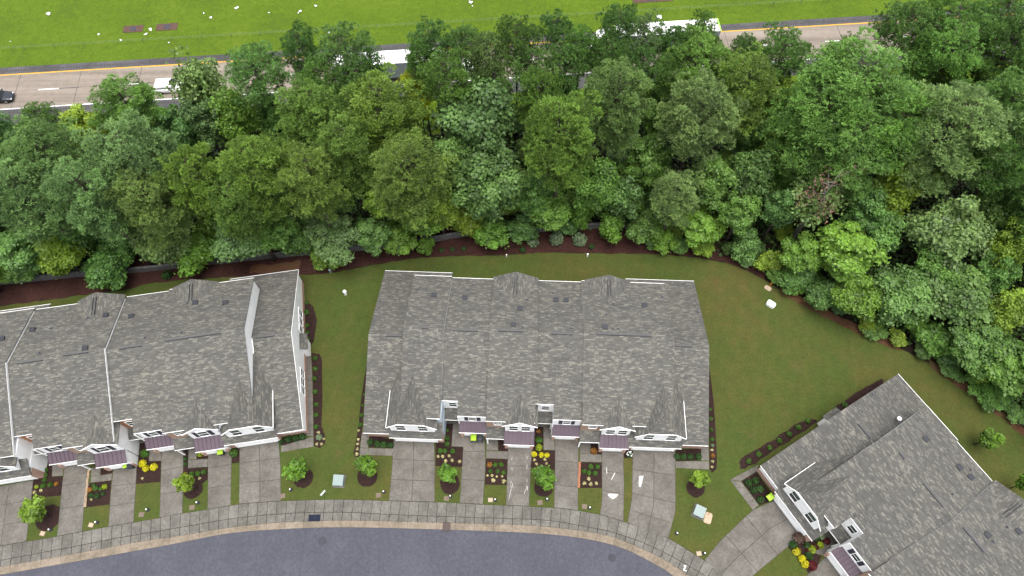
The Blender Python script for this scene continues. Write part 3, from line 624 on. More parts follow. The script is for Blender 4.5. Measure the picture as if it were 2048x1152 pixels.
    for (b0, b1, c1, zr) in ((8.95, 10.82, 14.0, 9.38), (19.45, 21.45, 24.62, 9.38)):
        # recessed entry bay
        front(b0, b1, 3.07, zr); ws = mz(3.4, zr) - .16
        wallbox(b0, b1 + .1, 3.22, 3.5, 0, ws, 'siding_brown' if brown else 'siding'); window(T, FRONT(3.22), b0 + 1.15, 3.95, 5.35, .8)
        roofq(b0, b1 + .15, 2.0, 2.62, 3.22, 3.2, 'porch_roof'); gutter(T, b0, b1 + .15, 2.0, 2.62)
        d = MB(); d.box(b0 + .5, b0 + 1.45, 3.17, 3.218, .15, 2.2); d.build('front_door', ['door_dark'], T)
        wallbox(b0, b1 - .05, 2.3, 3.21, 0, .15, 'drive_concrete')
        MB().box(b1 - .1, b1 + .02, 2.05, 2.17, .15, 2.5).build('porch_post', ['trim'], T)
        # upper bay with shuttered window over a metal-roofed garage
        front(b1, c1, 1.55, zr); ws = mz(1.9, zr) - .16
        wallbox(b1 + .05, c1 - .01, 1.68, 3.6, 0, ws, 'siding'); window(T, FRONT(1.68), (b1 + c1) / 2, 3.85, 5.1, .78, True)
        awning(T, b1 + .02, c1 + .06, 1.68, 3.38, .55, 2.66); gutter(T, b1 + .02, c1 + .06, .55, 2.66)
        wallbox(b1 + .1, c1 - .02, .95, 1.66, 0, 2.78, 'siding'); garage_door(T, FRONT(.95), b1 + .45, c1 - .35)
        MB().box(b1 + .0, b1 + .09, 1.42, 1.52, .1, mz(1.55, zr) - .2).build('downspout', ['trim'], T)
        wallbox(b1 + .1, b1 + .42, .75, .947, 0, 1.1, 'brick'); wallbox(c1 - .33, c1 - .02, .75, .947, 0, 1.1, 'brick')
    for (d0, d1, e1, zr) in ((14.0, 16.05, 19.45, 9.72), (24.62, 26.95, 30.15, 9.72)):
        front(d0, e1, 1.05, zr); ws = mz(1.35, zr) - .16
        wallbox(d0 + .02, d1 + .1, 1.19, 3.6, 2.7, ws, 'siding_tan'); window(T, FRONT(1.19), d0 + 1.3, 4.3, 5.35, .8)
        roofq(d0 - .02, d1 - .02, 0, 2.6, 1.19, 3.2, 'porch_roof'); gutter(T, d0 - .02, d1 - .02, 0, 2.6)
        wallbox(d0 + .02, d1 - .05, 1.6, 3.4, 0, 2.55, 'siding_tan')
        g = MB(); g.box(d0 + .45, d0 + 1.35, 1.55, 1.6, .1, 2.15); g.build('front_door', ['door_dark'], T)
        MB().box(d0 + .03, d0 + .17, .06, .2, 0, 2.5).build('porch_post', ['trim'], T)
        # gable dormer over the garage
        c = (d1 + e1) / 2 + .02; hw_ = 1.98; rz_ = 7.12; sl = .75; fr = .62
        for s in (-1, 1):
            roof_poly('roof', [(c, fr, rz_), (c + s * hw_, fr, rz_ - sl * hw_), (c + s * hw_, 4.1, rz_ - sl * hw_), (c, 4.1, rz_)], T)
            V = [(c + s * a, w_, rz_ - sl * a + dz) for w_ in (fr - .05, fr) for (a, dz) in ((0, -.2), (hw_, -.2), (hw_, .015), (0, .015))]
            ob('rake_trim', mesh('rake_trim', V, [(0, 1, 2, 3), (7, 6, 5, 4), (0, 4, 5, 1), (1, 5, 6, 2), (2, 6, 7, 3), (3, 7, 4, 0)], 'trim'), T)
        h2 = (e1 - d1) / 2 - .06; g = MB(); pr = [(c - h2, 2.7), (c + h2, 2.7), (c + h2, rz_ - sl * h2 - .14), (c, rz_ - .14), (c - h2, rz_ - sl * h2 - .14)]
        V = [(a, .76, z) for a, z in pr] + [(a, 3.9, z) for a, z in pr]; n = 5
        g.add(V, [tuple(range(n)), tuple(range(n, 2 * n))[::-1]] + [(i, n + i, n + (i + 1) % n, (i + 1) % n) for i in range(n)]); g.build('gable_wall', ['siding'], T)
        if shutters: window(T, FRONT(.76), c, 3.85, 5.4, 1.0, True)
        else:
            for a in (-.68, .68): window(T, FRONT(.76), c + a, 3.7, 5.4, .92)
        wallbox(e1 - .5, e1 - .03, .9, 3.6, 0, mz(1.3, zr) - .2, 'siding')
        awning(T, d1 - .02, e1 + .02, .76, 3.36, -.62, 2.62); gutter(T, d1 - .02, e1 + .02, -.62, 2.62)
        wallbox(d1 + .08, e1 - .06, -.25, .75, 0, 2.74, 'siding'); garage_door(T, FRONT(-.25), d1 + .45, e1 - .42)
        wallbox(d1 + .08, d1 + .42, -.42, -.253, 0, 1.1, 'brick'); wallbox(e1 - .40, e1 - .06, -.42, -.253, 0, 1.1, 'brick')
    if brown:
        for (u, zr, wf) in ((8.95, 9.70, 1.1), (19.45, 9.72, 1.05)):
            V = [(a, w, z) for a in (u - .005, u + .02) for (w, z) in ((wf, mz(wf, zr) - .3), (RW, zr - .3), (RW, zr + .03), (wf, mz(wf, zr) + .03))]
            ob('rake_trim', mesh('rake_trim', V, [(0, 1, 2, 3), (7, 6, 5, 4), (0, 4, 5, 1), (1, 5, 6, 2), (2, 6, 7, 3), (3, 7, 4, 0)], 'gutter_white'), T)
    # ---- gables over the back eave
    for (c, zr) in ((16.72, 9.72), (27.75, 9.72)):
        ez = zr - SL * (18.4 - RW); hw_ = 2.72; rz_ = ez + .5 * hw_; bk = 18.78
        for s in (-1, 1):
            roof_poly('roof', [(c, bk + .05, rz_), (c + s * hw_, bk, rz_ - .5 * hw_), (c + s * hw_, 15.0, rz_ - .5 * hw_), (c, 15.0, rz_)], T)
        g = MB(); V = [(a, w_, z) for w_ in (18.25, 18.36) for (a, z) in ((c - hw_ + .2, 3), (c + hw_ - .2, 3), (c + hw_ - .2, ez), (c, rz_ - .15), (c - hw_ + .2, ez))]
        g.add(V, [(4, 3, 2, 1, 0), (5, 6, 7, 8, 9)] + [(i, (i + 1) % 5, 5 + (i + 1) % 5, 5 + i) for i in range(5)]); g.build('gable_wall', ['siding'], T)
        for du in (-.16, .16):
            MB().box(c + du - .03, c + du + .03, 15.9, 18.2, rz_ - .10, rz_ + .035).build('ridge_vent', ['vent_dark'], T)
    # ---- ridge vents
    for (u0, u1, zr) in ((10.0, 12.7, 9.38), (15.0, 17.7, 9.72), (20.9, 23.3, 9.38), (26.0, 32.0, 9.72), (6.4, 7.2, 9.70), (35.0, 37.2, 7.10), (2.0, 3.9, 7.10)):
        for dw, m_ in ((-.17, 'vent_dark'), ):
            V = []; MB().box(u0, u1, RW + dw - .05, RW + dw + .03, zr - .13, zr + .005).build('ridge_vent', [m_], T)
        cap = MB(); zc = zr
        cap.add([(u0, RW - .2, zc - .055), (u1, RW - .2, zc - .055), (u1, RW, zc + .03), (u0, RW, zc + .03), (u1, RW + .2, zc - .055), (u0, RW + .2, zc - .055)], [(0, 1, 2, 3), (3, 2, 4, 5)]); cap.build('ridge_cap', ['edge_grey'], T)
    # ---- vents and pipes on the roof
    c_, s_ = math.cos(rz), math.sin(rz)
    def loc_of(x, y):
        z = 8.0
        for _ in range(30):
            q = at(x, y, z); dx, dy = q[0] - loc[0], q[1] - loc[1]; u = c_ * dx + s_ * dy; w = -s_ * dx + c_ * dy
            if u < 4.4 or u > 34.6: zn = 7.10 - WSL * abs(w - RW)
            else:
                zr = [k[2] for k in units if k[0] <= u <= k[1]]; zn = (zr[0] if zr else 9.7) - SL * abs(w - RW)
            z = .5 * z + .5 * zn
        return u, w, z
    for (k, x, y) in vents:
        u, w, z = loc_of(x, y)
        if u < .2 or u > 38.9: continue
        sg = -1 if w > RW else 1
        if k == 'b':
            V = MB(); V.box(u - .24, u + .24, w - .24, w + .24, z - .12, z + .16); V.box(u - .30, u + .30, w - .28, w + .28, z + .14, z + .21); V.build('roof_vent', ['vent_dark'], T)
        elif k == 'p':
            V = MB(); V.tube([(u, w, z - .1), (u, w, z + .42)], .085, 8); V.lathe([(.2, z - .05), (.13, z + .1), (.1, z + .14)], 8, 0, (u, w)); V.build('vent_pipe', ['pipe_grey'], T)
        elif k == 'd':
            V = MB(); V.tube([(u, w, z - .1), (u, w, z + .5), (u + .1, w - .2, z + .75)], .035, 6, 1); V.lathe([(.0, z + .75), (.17, z + .79), (.25, z + .88), (.23, z + .89), (.15, z + .82), (.01, z + .8)], 12, 0, (u + .15, w - .25)); V.build('satellite_dish', ['dish', 'pipe_grey'], T, True)
    return T
VC = [('b', 868, 591), ('b', 930, 596), ('b', 1040, 618), ('b', 1027, 650), ('b', 1112, 600), ('b', 1132, 601), ('b', 1289, 611), ('b', 1210, 655), ('p', 835.5, 579), ('p', 936, 581), ('p', 946, 570), ('p', 758, 616), ('p', 951, 647), ('p', 1054, 600), ('p', 1046, 655), ('p', 1106, 586), ('p', 1227, 608), ('p', 1213, 629), ('p', 1324, 594), ('p', 1225, 657), ('p', 1236, 658), ('p', 1396, 625), ('p', 1143, 657)]
VL = [('b', 5, 678), ('b', 66, 660), ('b', 212, 631), ('b', 263, 633), ('p', 177, 637), ('p', 103, 658), ('p', 290, 677), ('p', 80, 707), ('b', 171, 697), ('b', 391, 606), ('b', 451, 606), ('p', 486, 579), ('p', 545, 574), ('p', 363, 666), ('p', 375, 607)]
VR = [('p', 1744, 789), ('d', 1793, 837), ('b', 1851, 879), ('b', 1918, 935), ('b', 1941, 955), ('b', 1974, 1070), ('b', 2036, 1063), ('p', 1940, 940), ('p', 1904, 989), ('p', 2013, 1055), ('p', 1985, 1084)]
townhouses((-16.927, 22.026), -.0383, 'row of grey-roofed townhouses in the middle, lime and dark carts before its garage', False, False, VC)
townhouses((-62.455, 16.207), .1595, 'row of grey-roofed townhouses on the left with tall white side walls and dark shutters', True, True, VL)
townhouses((27.72, 18.30), -1.030, 'slanting row of grey-roofed townhouses at the lower right with a satellite dish', True, False, VR)

# ---------------------------------------------------------------- retaining wall at the edge of the wood
rw = empty('retaining_wall', (0, 0, 0)); tag(rw, 'low grey retaining wall between the mulch bed and the wood', 'wall')
for i in range(len(WALL) - 1):
    a, b_ = np.array(WALL[i]), np.array(WALL[i + 1]); d = (b_ - a) / np.linalg.norm(b_ - a); n = np.array([-d[1], d[0]])
    a2, b2 = a + d * .015, b_ - d * .015; hh = .95 + rnd.uniform(-.05, .05)
    q = [tuple(a2), tuple(b2), tuple(b2 + n * .25), tuple(a2 + n * .25)]
    MB().prism(q, 0, hh).build('panel', ['wall_block'], rw)
    q = [tuple(a2 - n * .05), tuple(b2 - n * .05), tuple(b2 + n * .3), tuple(a2 + n * .3)]
    MB().prism(q, hh + .003, hh + .09).build('cap', ['wall_block'], rw)

# ---------------------------------------------------------------- plants: shared meshes
def np_mesh(name, V, nper, tint, mat):
    me = bpy.data.meshes.new(name); nv = len(V); nf = nv // nper
    me.vertices.add(nv); me.vertices.foreach_set('co', V.astype(np.float32).ravel())
    me.loops.add(nv); me.loops.foreach_set('vertex_index', np.arange(nv, dtype=np.int32))
    me.polygons.add(nf); me.polygons.foreach_set('loop_start', np.arange(0, nv, nper, dtype=np.int32)); me.polygons.foreach_set('loop_total', np.full(nf, nper, dtype=np.int32))
    a = me.attributes.new('tint', 'FLOAT', 'FACE'); a.data.foreach_set('value', tint.astype(np.float32))
    me.materials.append(MATS[mat]); me.update(calc_edges=True); return me
def unit(v): return v / np.maximum(1e-9, np.linalg.norm(v, axis=-1, keepdims=True))
def needle_tufts(c, d, r, rng, n_need, ln, wd):
    """c: tuft centres, d: tuft direction -> thin triangles"""
    k = len(c); dirs = unit(d[:, None, :] * .75 + rng.normal(0, .62, (k, n_need, 3)) + np.array([0, 0, .25]))
    l = rng.uniform(.65, 1.15, (k, n_need, 1)) * ln
    sidev = unit(np.cross(dirs, rng.normal(0, 1, (k, n_need, 3)))) * wd * .5
    base = c[:, None, :] + dirs * .04; tip = c[:, None, :] + dirs * l
    mid = base * .45 + tip * .55
    V = np.stack([base, mid - sidev, tip, mid + sidev], axis=2)
    return V.reshape(-1, 3)
def pine(seed, H=22.0, R=4.0, base=.48, dense=1.0, flat=0.0):
    rng = np.random.default_rng(seed); tr = MB()
    bend = rng.uniform(-.5, .5, 2); tp = [(bend[0] * (z / H) ** 2, bend[1] * (z / H) ** 2, z) for z in np.linspace(0, H * .97, 8)]
    tr.tube(tp, [.26 * (1 - .85 * i / 7) + .02 for i in range(8)], 8)
    C, Dv, T = [], [], []
    z = H * base; az = rng.uniform(0, 6.28)
    while z < H * .985:
        t = min(.99, max(0.0, (z / H - base) / (1 - base))); prof = (1 - t ** 2.2) ** .6 * (.62 + .38 * min(1, t / .3))
        nb = rng.integers(3, 5)
        for _ in range(nb):
            az += 2.399 + rng.uniform(-.3, .3); Lb = max(.5, R * prof * rng.uniform(.62, 1.12)); rise = Lb * rng.uniform(.12, .5) * (1 - flat)
            ox, oy = bend * (z / H) ** 2; o = np.array([ox, oy, z]); e = o + np.array([math.cos(az) * Lb, math.sin(az) * Lb, rise])
            m = o * .5 + e * .5 + np.array([0, 0, -.08 * Lb])
            if Lb > .8: tr.tube([o, m, e], [.06 + .012 * Lb, .045, .02], 4, 0, False)
            for s in ((.5, .78, 1.0) if Lb > 2.6 else ((.62, 1.0) if Lb > 1.3 else (1.0,))):
                for q in range(2 if s > .75 and Lb > 2.0 else 1):
                    pc = (o + (e - o) * s) + rng.normal(0, .42, 3) * np.array([1, 1, .4]); rp = rng.uniform(.55, .95)
                    nt = int(21 * dense); dd = unit(rng.normal(0, 1, (nt, 3)) + np.array([math.cos(az) * .3, math.sin(az) * .3, .75]))
                    C.append(pc + dd * rp * rng.uniform(.78, 1.02, (nt, 1)) * np.array([1, 1, .62])); Dv.append(dd)
                    T.append(np.clip(rng.uniform(.15, .85) + rng.normal(0, .12, nt), 0, 1))
        z += H * (.029 if base < .6 else .024) * rng.uniform(.7, 1.3)
    C, Dv, T = np.concatenate(C), np.concatenate(Dv), np.concatenate(T); nn = 9
    V = needle_tufts(C, Dv, None, rng, nn, .38, .085)
    tint = np.clip(np.repeat(T, nn) + rng.normal(0, .08, len(T) * nn), 0, 1)
    return mesh('trunk', tr.V, tr.F, 'bark', smooth=True), np_mesh('crown', V, 4, tint, 'needles')
def leaves_at(c, nrm, rng, size, asp=1.5):
    k = len(c); n = unit(nrm * .7 + rng.normal(0, .5, (k, 3)) + np.array([0, 0, .45])); a = unit(np.cross(n, rng.normal(0, 1, (k, 3)))); b_ = np.cross(n, a)
    s = (rng.uniform(.65, 1.3, (k, 1)) * size); a = a * s * asp * .5; b_ = b_ * s * .5
    fold = n * s * .12
    return np.stack([c - a, c - b_ + fold, c + a, c + b_ + fold], axis=1).reshape(-1, 3)
def broad(seed, H=12.0, R=3.5, base=.25, lobes=62, lpl=150, lr=(.75, 1.35), size=.30, trunk_mat='bark', irregular=.25, mname='leaves'):
    rng = np.random.default_rng(seed); tr = MB(); bx, by = rng.uniform(-.4, .4, 2)
    top = np.array([bx, by, H * .72]); tr.tube([(0, 0, 0), (bx * .3, by * .3, H * .3), tuple(top)], [.022 * H, .016 * H, .05], 7)
    zc = H * (base + (1 - base) * .5); hz = H * (1 - base) * .5
    C, Nv, T = [], [], []
    for k in range(lobes):
        d = unit(rng.normal(0, 1, 3)); d[2] = d[2] * .9 + .12; rr = rng.uniform(.55, .98) if k > lobes * .3 else rng.uniform(.2, .6)
        pr = 1 - irregular * rng.uniform(0, 1)
        c = np.array([bx * .5, by * .5, zc]) + d * np.array([R * .82, R * .82, hz * .86]) * rr * pr
        r = rng.uniform(*lr) * (R / 3.5)
        if k % 3 == 0: tr.tube([(bx * .4, by * .4, H * (base + .08)), tuple((c + top) * .5 - np.array([0, 0, .4])), tuple(c)], [.05 + .006 * H, .045, .02], 4, 0, False)
        dd = unit(rng.normal(0, 1, (lpl, 3)) + np.array([0, 0, .45]) + d * .35)
        C.append(c + dd * r * (rng.uniform(.55, 1.05, (lpl, 1)) + rng.exponential(.12, (lpl, 1))) * np.array([1, 1, .8])); Nv.append(dd); T.append(np.clip(rng.uniform(.2, .8) + rng.normal(0, .16, lpl), 0, 1))
    C, Nv, T = np.concatenate(C), np.concatenate(Nv), np.concatenate(T)
    C[:, 2] = np.maximum(C[:, 2], .08)
    return mesh('trunk', tr.V, tr.F, trunk_mat, smooth=True), np_mesh('crown', leaves_at(C, Nv, rng, size), 4, T, mname)
PINES = [pine(1), pine(2, R=3.7, base=.5), pine(3, R=4.3, base=.42, dense=1.1), pine(4, R=3.6, base=.55), pine(5, R=4.2, base=.46, flat=.3)]
AIRY = [pine(21, R=3.4, base=.70, dense=.75, flat=.25), pine(22, R=3.7, base=.67, dense=.8, flat=.2), pine(23, R=3.2, base=.73, dense=.7, flat=.3)]
BROADS = [broad(31, irregular=.4, lr=(.55, 1.2), lobes=76, lpl=190, size=.235), broad(32, lobes=90, lr=(.45, .95), irregular=.5, lpl=165, size=.22), broad(33, lobes=70, irregular=.6, lr=(.6, 1.2), lpl=190, size=.24), broad(34, lobes=100, lr=(.4, .85), size=.2, irregular=.45, lpl=160)]
CLUMPY = [broad(41, lobes=52, lpl=250, lr=(.75, 1.15), size=.225, irregular=.2), broad(42, lobes=58, lpl=240, lr=(.7, 1.1), size=.225, irregular=.25)]
SPARSE = [broad(51, lobes=60, lpl=70, lr=(.7, 1.3), size=.25, irregular=.5, trunk_mat='pale_bark')]
BUSHES = [broad(61, H=5, R=2.6, base=.02, lobes=54, lpl=190, lr=(.5, 1.1), size=.205, irregular=.45), broad(62, H=5, R=2.5, base=.02, lobes=44, lpl=200, lr=(.6, 1.2), size=.22, irregular=.45), broad(63, H=5, R=2.6, base=.02, lobes=54, lpl=190, lr=(.45, .95), size=.19, irregular=.4)]
YOUNG = [broad(71, H=4.2, R=1.6, base=.22, lobes=34, lpl=42, lr=(.7, 1.1), size=.27, irregular=.35), broad(72, H=4.2, R=1.6, base=.22, lobes=36, lpl=42, lr=(.6, 1.0), size=.25, irregular=.5)]

PC = {'green': (0.0987, 0.1958, 0.0417), 'olive': (0.1227, 0.2035, 0.0366), 'grey-green': (0.1254, 0.2087, 0.0658), 'dark green': (0.0774, 0.1571, 0.0380), 'blue-green': (.100, .190, .056), 'yellow-green': (0.1761, 0.2769, 0.0329), 'bright green': (.118, .222, .034), 'pale green': (0.1627, 0.2576, 0.0784), 'yellow': (0.3468, 0.4379, 0.0177)}
# (x, y) = crown centre in the photo, crown width in pixels, kind, wished height, colour
TREES = [
 # pines and others along the highway
 (80, 238, 70, 'a', 13, 'dark green'), (255, 218, 125, 'p', 17, 'green'), (392, 172, 130, 's', 18, 'grey-green'), (515, 140, 120, 'a', 20, 'green'), (606, 100, 75, 'a', 20, 'dark green'), (692, 108, 120, 'a', 21, 'dark green'),
 (640, 165, 95, 'a', 19, 'green'), (722, 165, 90, 'a', 19, 'green'), (862, 92, 90, 'a', 21, 'dark green'), (928, 98, 80, 'a', 20, 'dark green'), (888, 150, 95, 'a', 20, 'green'), (836, 192, 78, 'b', 16, 'yellow'),
 (975, 108, 80, 'a', 20, 'grey-green'), (1035, 80, 85, 'a', 21, 'dark green'), (1112, 66, 72, 'a', 20, 'dark green'), (1163, 98, 75, 'a', 20, 'green'), (1235, 58, 72, 'a', 21, 'dark green'), (1288, 72, 80, 'a', 20, 'grey-green'),
 (1345, 92, 70, 'a', 19, 'dark green'), (1404, 72, 66, 'a', 20, 'green'), (1388, 142, 125, 'p', 21, 'green'), (1486, 108, 66, 'a', 19, 'dark green'), (1560, 108, 100, 'a', 20, 'green'), (1690, 108, 56, 'a', 18, 'green'),
 (1808, 56, 112, 'a', 21, 'dark green'), (1905, 45, 130, 'a', 21, 'green'), (2000, 28, 120, 'a', 21, 'dark green'), (1885, 128, 140, 'p', 21, 'green'), (2005, 118, 130, 'p', 22, 'dark green'), (1060, 135, 90, 'a', 19, 'green'), (1130, 128, 85, 'a', 19, 'dark green'), (1215, 118, 80, 'a', 19, 'green'), (985, 160, 80, 'a', 17, 'green'), (1280, 135, 80, 'a', 18, 'dark green'), (1330, 150, 70, 'a', 18, 'green'),
 (744, 132, 58, 'a', 20, 'dark green'), (838, 122, 58, 'a', 20, 'green'),
 # second rank
 (178, 262, 110, 'b', 14, 'yellow-green'), (22, 272, 80, 'b', 13, 'blue-green'), (100, 322, 150, 'p', 20, 'grey-green'), (272, 318, 150, 'p', 22, 'grey-green'), (350, 262, 110, 'b', 14, 'dark green'), (470, 232, 110, 'b', 16, 'bright green'), (405, 245, 90, 'b', 14, 'blue-green'),
 (622, 232, 125, 'p', 20, 'olive'), (545, 235, 80, 'b', 14, 'green'), (770, 232, 165, 'p', 21, 'olive'), (700, 240, 90, 'b', 14, 'green'), (962, 228, 175, 'c', 19, 'blue-green'), (1085, 200, 90, 'p', 18, 'green'), (1122, 278, 140, 'p', 24, 'olive'), (1228, 208, 135, 'p', 23, 'grey-green'),
 (1318, 225, 90, 'b', 15, 'green'), (1398, 232, 150, 'p', 22, 'grey-green'), (1480, 175, 130, 'p', 20, 'olive'), (1535, 215, 120, 'b', 17, 'yellow-green'), (1710, 192, 225, 'p', 24, 'green'), (1640, 240, 170, 'p', 22, 'green'), (1775, 255, 170, 'p', 22, 'green'), (1895, 262, 185, 'p', 23, 'grey-green'), (1840, 195, 90, 'b', 15, 'yellow-green'), (1895, 195, 90, 'b', 15, 'bright green'), (2015, 225, 150, 'p', 22, 'dark green'), (2022, 318, 150, 'p', 22, 'dark green'), (1690, 300, 150, 'p', 20, 'green'),
 # third rank
 (55, 392, 140, 'p', 21, 'grey-green'), (180, 395, 140, 'p', 21, 'grey-green'), (300, 400, 110, 'p', 19, 'grey-green'), (398, 372, 120, 'p', 20, 'olive'), (512, 345, 125, 'p', 21, 'olive'), (480, 405, 110, 'p', 18, 'olive'), (622, 362, 120, 'p', 21, 'olive'), (690, 305, 110, 'p', 20, 'olive'), (680, 390, 90, 'b', 13, 'dark green'), (822, 350, 140, 'p', 21, 'olive'), (765, 400, 90, 'b', 13, 'yellow-green'),
 (970, 372, 145, 'c', 16, 'blue-green'), (910, 330, 100, 'c', 14, 'blue-green'), (1192, 362, 110, 'c', 14, 'green'), (1292, 330, 110, 'b', 14, 'green'), (1352, 392, 90, 'p', 14, 'pale green'), (1418, 362, 110, 'b', 14, 'green'), (1500, 352, 120, 'b', 14, 'dark green'), (1560, 302, 110, 'b', 15, 'yellow-green'), (1640, 395, 145, 's', 15, 'grey-green'), (1560, 420, 90, 'b', 12, 'dark green'), (1795, 368, 140, 'b', 16, 'yellow-green'), (1735, 430, 110, 'b', 13, 'green'),
 (1892, 458, 160, 'b', 15, 'pale green'), (1690, 502, 160, 'b', 11, 'bright green'), (1760, 470, 110, 'b', 12, 'green'), (2022, 500, 110, 'b', 14, 'yellow-green'), (1985, 420, 110, 'b', 14, 'dark green'), (1480, 430, 100, 'b', 11, 'green'), (1250, 395, 95, 'b', 11, 'dark green'), (1070, 395, 90, 'b', 11, 'green'), (880, 415, 90, 'b', 11, 'yellow-green'),
 # along the lawn edge
 (38, 505, 110, 'b', 10, 'blue-green'), (118, 505, 90, 'b', 9, 'yellow-green'), (218, 532, 105, 'u', 6, 'green'), (325, 478, 105, 'b', 10, 'grey-green'), (250, 455, 90, 'b', 10, 'dark green'), (150, 460, 90, 'b', 10, 'green'), (388, 508, 95, 'u', 7, 'bright green'), (475, 472, 115, 'b', 9, 'blue-green'), (550, 455, 100, 'b', 9, 'green'), (598, 480, 80, 'u', 6, 'green'), (672, 478, 110, 'b', 8, 'grey-green'), (655, 515, 70, 'u', 4, 'bright green'), (742, 470, 75, 'b', 8, 'blue-green'), (800, 478, 80, 'u', 6, 'bright green'), (852, 490, 42, 'u', 3, 'bright green'), (845, 425, 100, 'b', 9, 'bright green'),
 (985, 465, 82, 'u', 5, 'bright green'), (1045, 452, 70, 'u', 4, 'dark green'), (930, 440, 80, 'u', 6, 'yellow-green'), (1098, 420, 85, 'b', 8, 'bright green'), (1165, 428, 55, 'u', 6, 'bright green'), (1225, 452, 66, 'u', 6, 'bright green'), (1288, 452, 80, 'u', 5, 'green'), (1322, 478, 62, 'u', 4, 'bright green'), (1405, 458, 95, 'b', 7, 'bright green'), (1360, 490, 40, 'u', 2.6, 'green'), (1490, 488, 70, 'u', 5, 'blue-green'), (1540, 522, 60, 'u', 4, 'yellow-green'), (1605, 508, 90, 'b', 8, 'bright green'), (1590, 560, 70, 'u', 3.5, 'green'), (1652, 582, 85, 'u', 5, 'blue-green'), (1715, 590, 95, 'b', 8, 'bright green'),
 (1800, 592, 120, 'c', 9, 'blue-green'), (1745, 648, 70, 'u', 4, 'green'), (1835, 648, 50, 'u', 4, 'bright green'), (1925, 590, 140, 'c', 10, 'blue-green'), (1880, 680, 90, 'u', 5, 'green'), (2020, 620, 110, 'b', 11, 'yellow-green'), (1960, 700, 120, 'b', 8, 'green'), (1905, 735, 60, 'u', 3.5, 'dark green'), (2040, 740, 130, 'b', 9, 'green'), (1985, 785, 80, 'u', 4, 'green'), (1860, 545, 100, 'b', 10, 'green'), (1990, 545, 90, 'b', 11, 'green'),
 # beyond the frame, so the wood goes on
 (-70, 330, 150, 'p', 21, 'green'), (-60, 440, 120, 'b', 12, 'green'), (-80, 240, 120, 'p', 18, 'dark green'), (2120, 250, 160, 'p', 22, 'green'), (2120, 400, 150, 'p', 20, 'dark green'), (2130, 560, 140, 'b', 13, 'green'), (2120, 700, 130, 'b', 11, 'bright green'), (2110, 100, 150, 'p', 21, 'green'), (-60, 540, 110, 'b', 9, 'green'), (2150, 490, 140, 'b', 14, 'yellow-green'), (2230, 380, 160, 'p', 20, 'green'), (2230, 620, 130, 'b', 12, 'bright green'), (2180, 830, 130, 'b', 10, 'green'), (2260, 760, 130, 'b', 12, 'blue-green'), (2330, 520, 150, 'b', 14, 'green'), (2320, 260, 160, 'p', 21, 'dark green'), (2230, 160, 150, 'p', 21, 'green'), (2340, 660, 130, 'b', 12, 'olive'), (2300, 880, 120, 'b', 10, 'green'),
]
ed = np.array(EDGE); edx, edy = ed[:, 0], ed[:, 1]
def edge_y(x): return float(np.interp(x, edx, edy))
def hw_y(x): q = HW_O + HW_N * 13.5; return q[1] + (x - q[0]) * math.tan(HW_A)
KIND = {'p': (PINES, 22.0, 8.0, .76, 'pine'), 'a': (AIRY, 22.0, 7.0, .86, 'pine'), 'b': (BROADS, 12.0, 7.0, .64, 'broadleaf tree'), 'c': (CLUMPY, 12.0, 7.0, .64, 'broadleaf tree'), 's': (SPARSE, 12.0, 7.0, .64, 'broadleaf tree'), 'u': (BUSHES, 5.0, 5.2, .55, 'bush'), 'y': (YOUNG, 4.2, 3.4, .6, 'young tree')}
def plant(kind, name, xy, H, width, colr, rot, idx):
    protos, h0, w0, _, _ = KIND[kind]; tm, cm = protos[idx % len(protos)]
    T = empty(name, (xy[0], xy[1], 0), rot); T.scale = (width / w0, width / w0, H / h0)
    ob('trunk', tm, T); c = ob('crown', cm, T); k = rnd.uniform(.88, 1.12); c.color = (colr[0] * k * rnd.uniform(.92, 1.08), colr[1] * k, colr[2] * k * rnd.uniform(.85, 1.15), 1)
    return T
ORD = ['leftmost', 'second from the left', 'third from the left', 'fourth from the left', 'fifth from the left', 'sixth from the left', 'seventh from the left', 'eighth from the left', 'ninth from the left', 'tenth from the left'] + [w + ' from the left' for w in 'eleventh twelfth thirteenth fourteenth fifteenth sixteenth seventeenth eighteenth nineteenth twentieth'.split()]
made = []
for i, (x, y, wpx, kd, H, cn) in enumerate(TREES):
    frac = KIND[kd][3]
    for _ in range(60):
        q = at(x, y, H * frac)
        if q[1] < edge_y(q[0]) + .55 * (wpx / 15.) * (.5 if H < 8 else .35): H -= .25
        elif q[1] > hw_y(q[0]): H += .3
        else: break
        if H < 2: break
    s = px_per_m(x, y, H * frac); Wd = wpx / s
    if kd == 'a': Wd *= 1.02
    if kd in 'pbc': Wd *= 1.08
    if kd == 'u' or (kd in 'bc' and H < 11): Wd *= 1.15
    t = plant(kd, {'p': 'pine_tree', 'a': 'pine_tree', 'b': 'broadleaf_tree', 'c': 'broadleaf_tree', 's': 'broadleaf_tree', 'u': 'woodland_bush'}[kd], q, H, Wd, PC[cn], rnd.uniform(0, 6.28), i)
    made.append((t, kd, cn, x, y, H, q))
by = {}
for r_ in made:
    t, kd, cn, x, y, H, q = r_
    place = 'beside the highway' if q[1] > hw_y(q[0]) - 9 else ('at the lawn edge' if q[1] < edge_y(q[0]) + 6 else 'in the middle of the wood')
    look = {'p': 'dense', 'a': 'open-crowned', 'b': 'leafy', 'c': 'clumpy', 's': 'thin-leaved', 'u': 'low'}[kd]
    by.setdefault((look, cn, {'p': 'pine', 'a': 'pine', 'u': 'bush'}.get(kd, 'broadleaf tree'), place), []).append(r_)
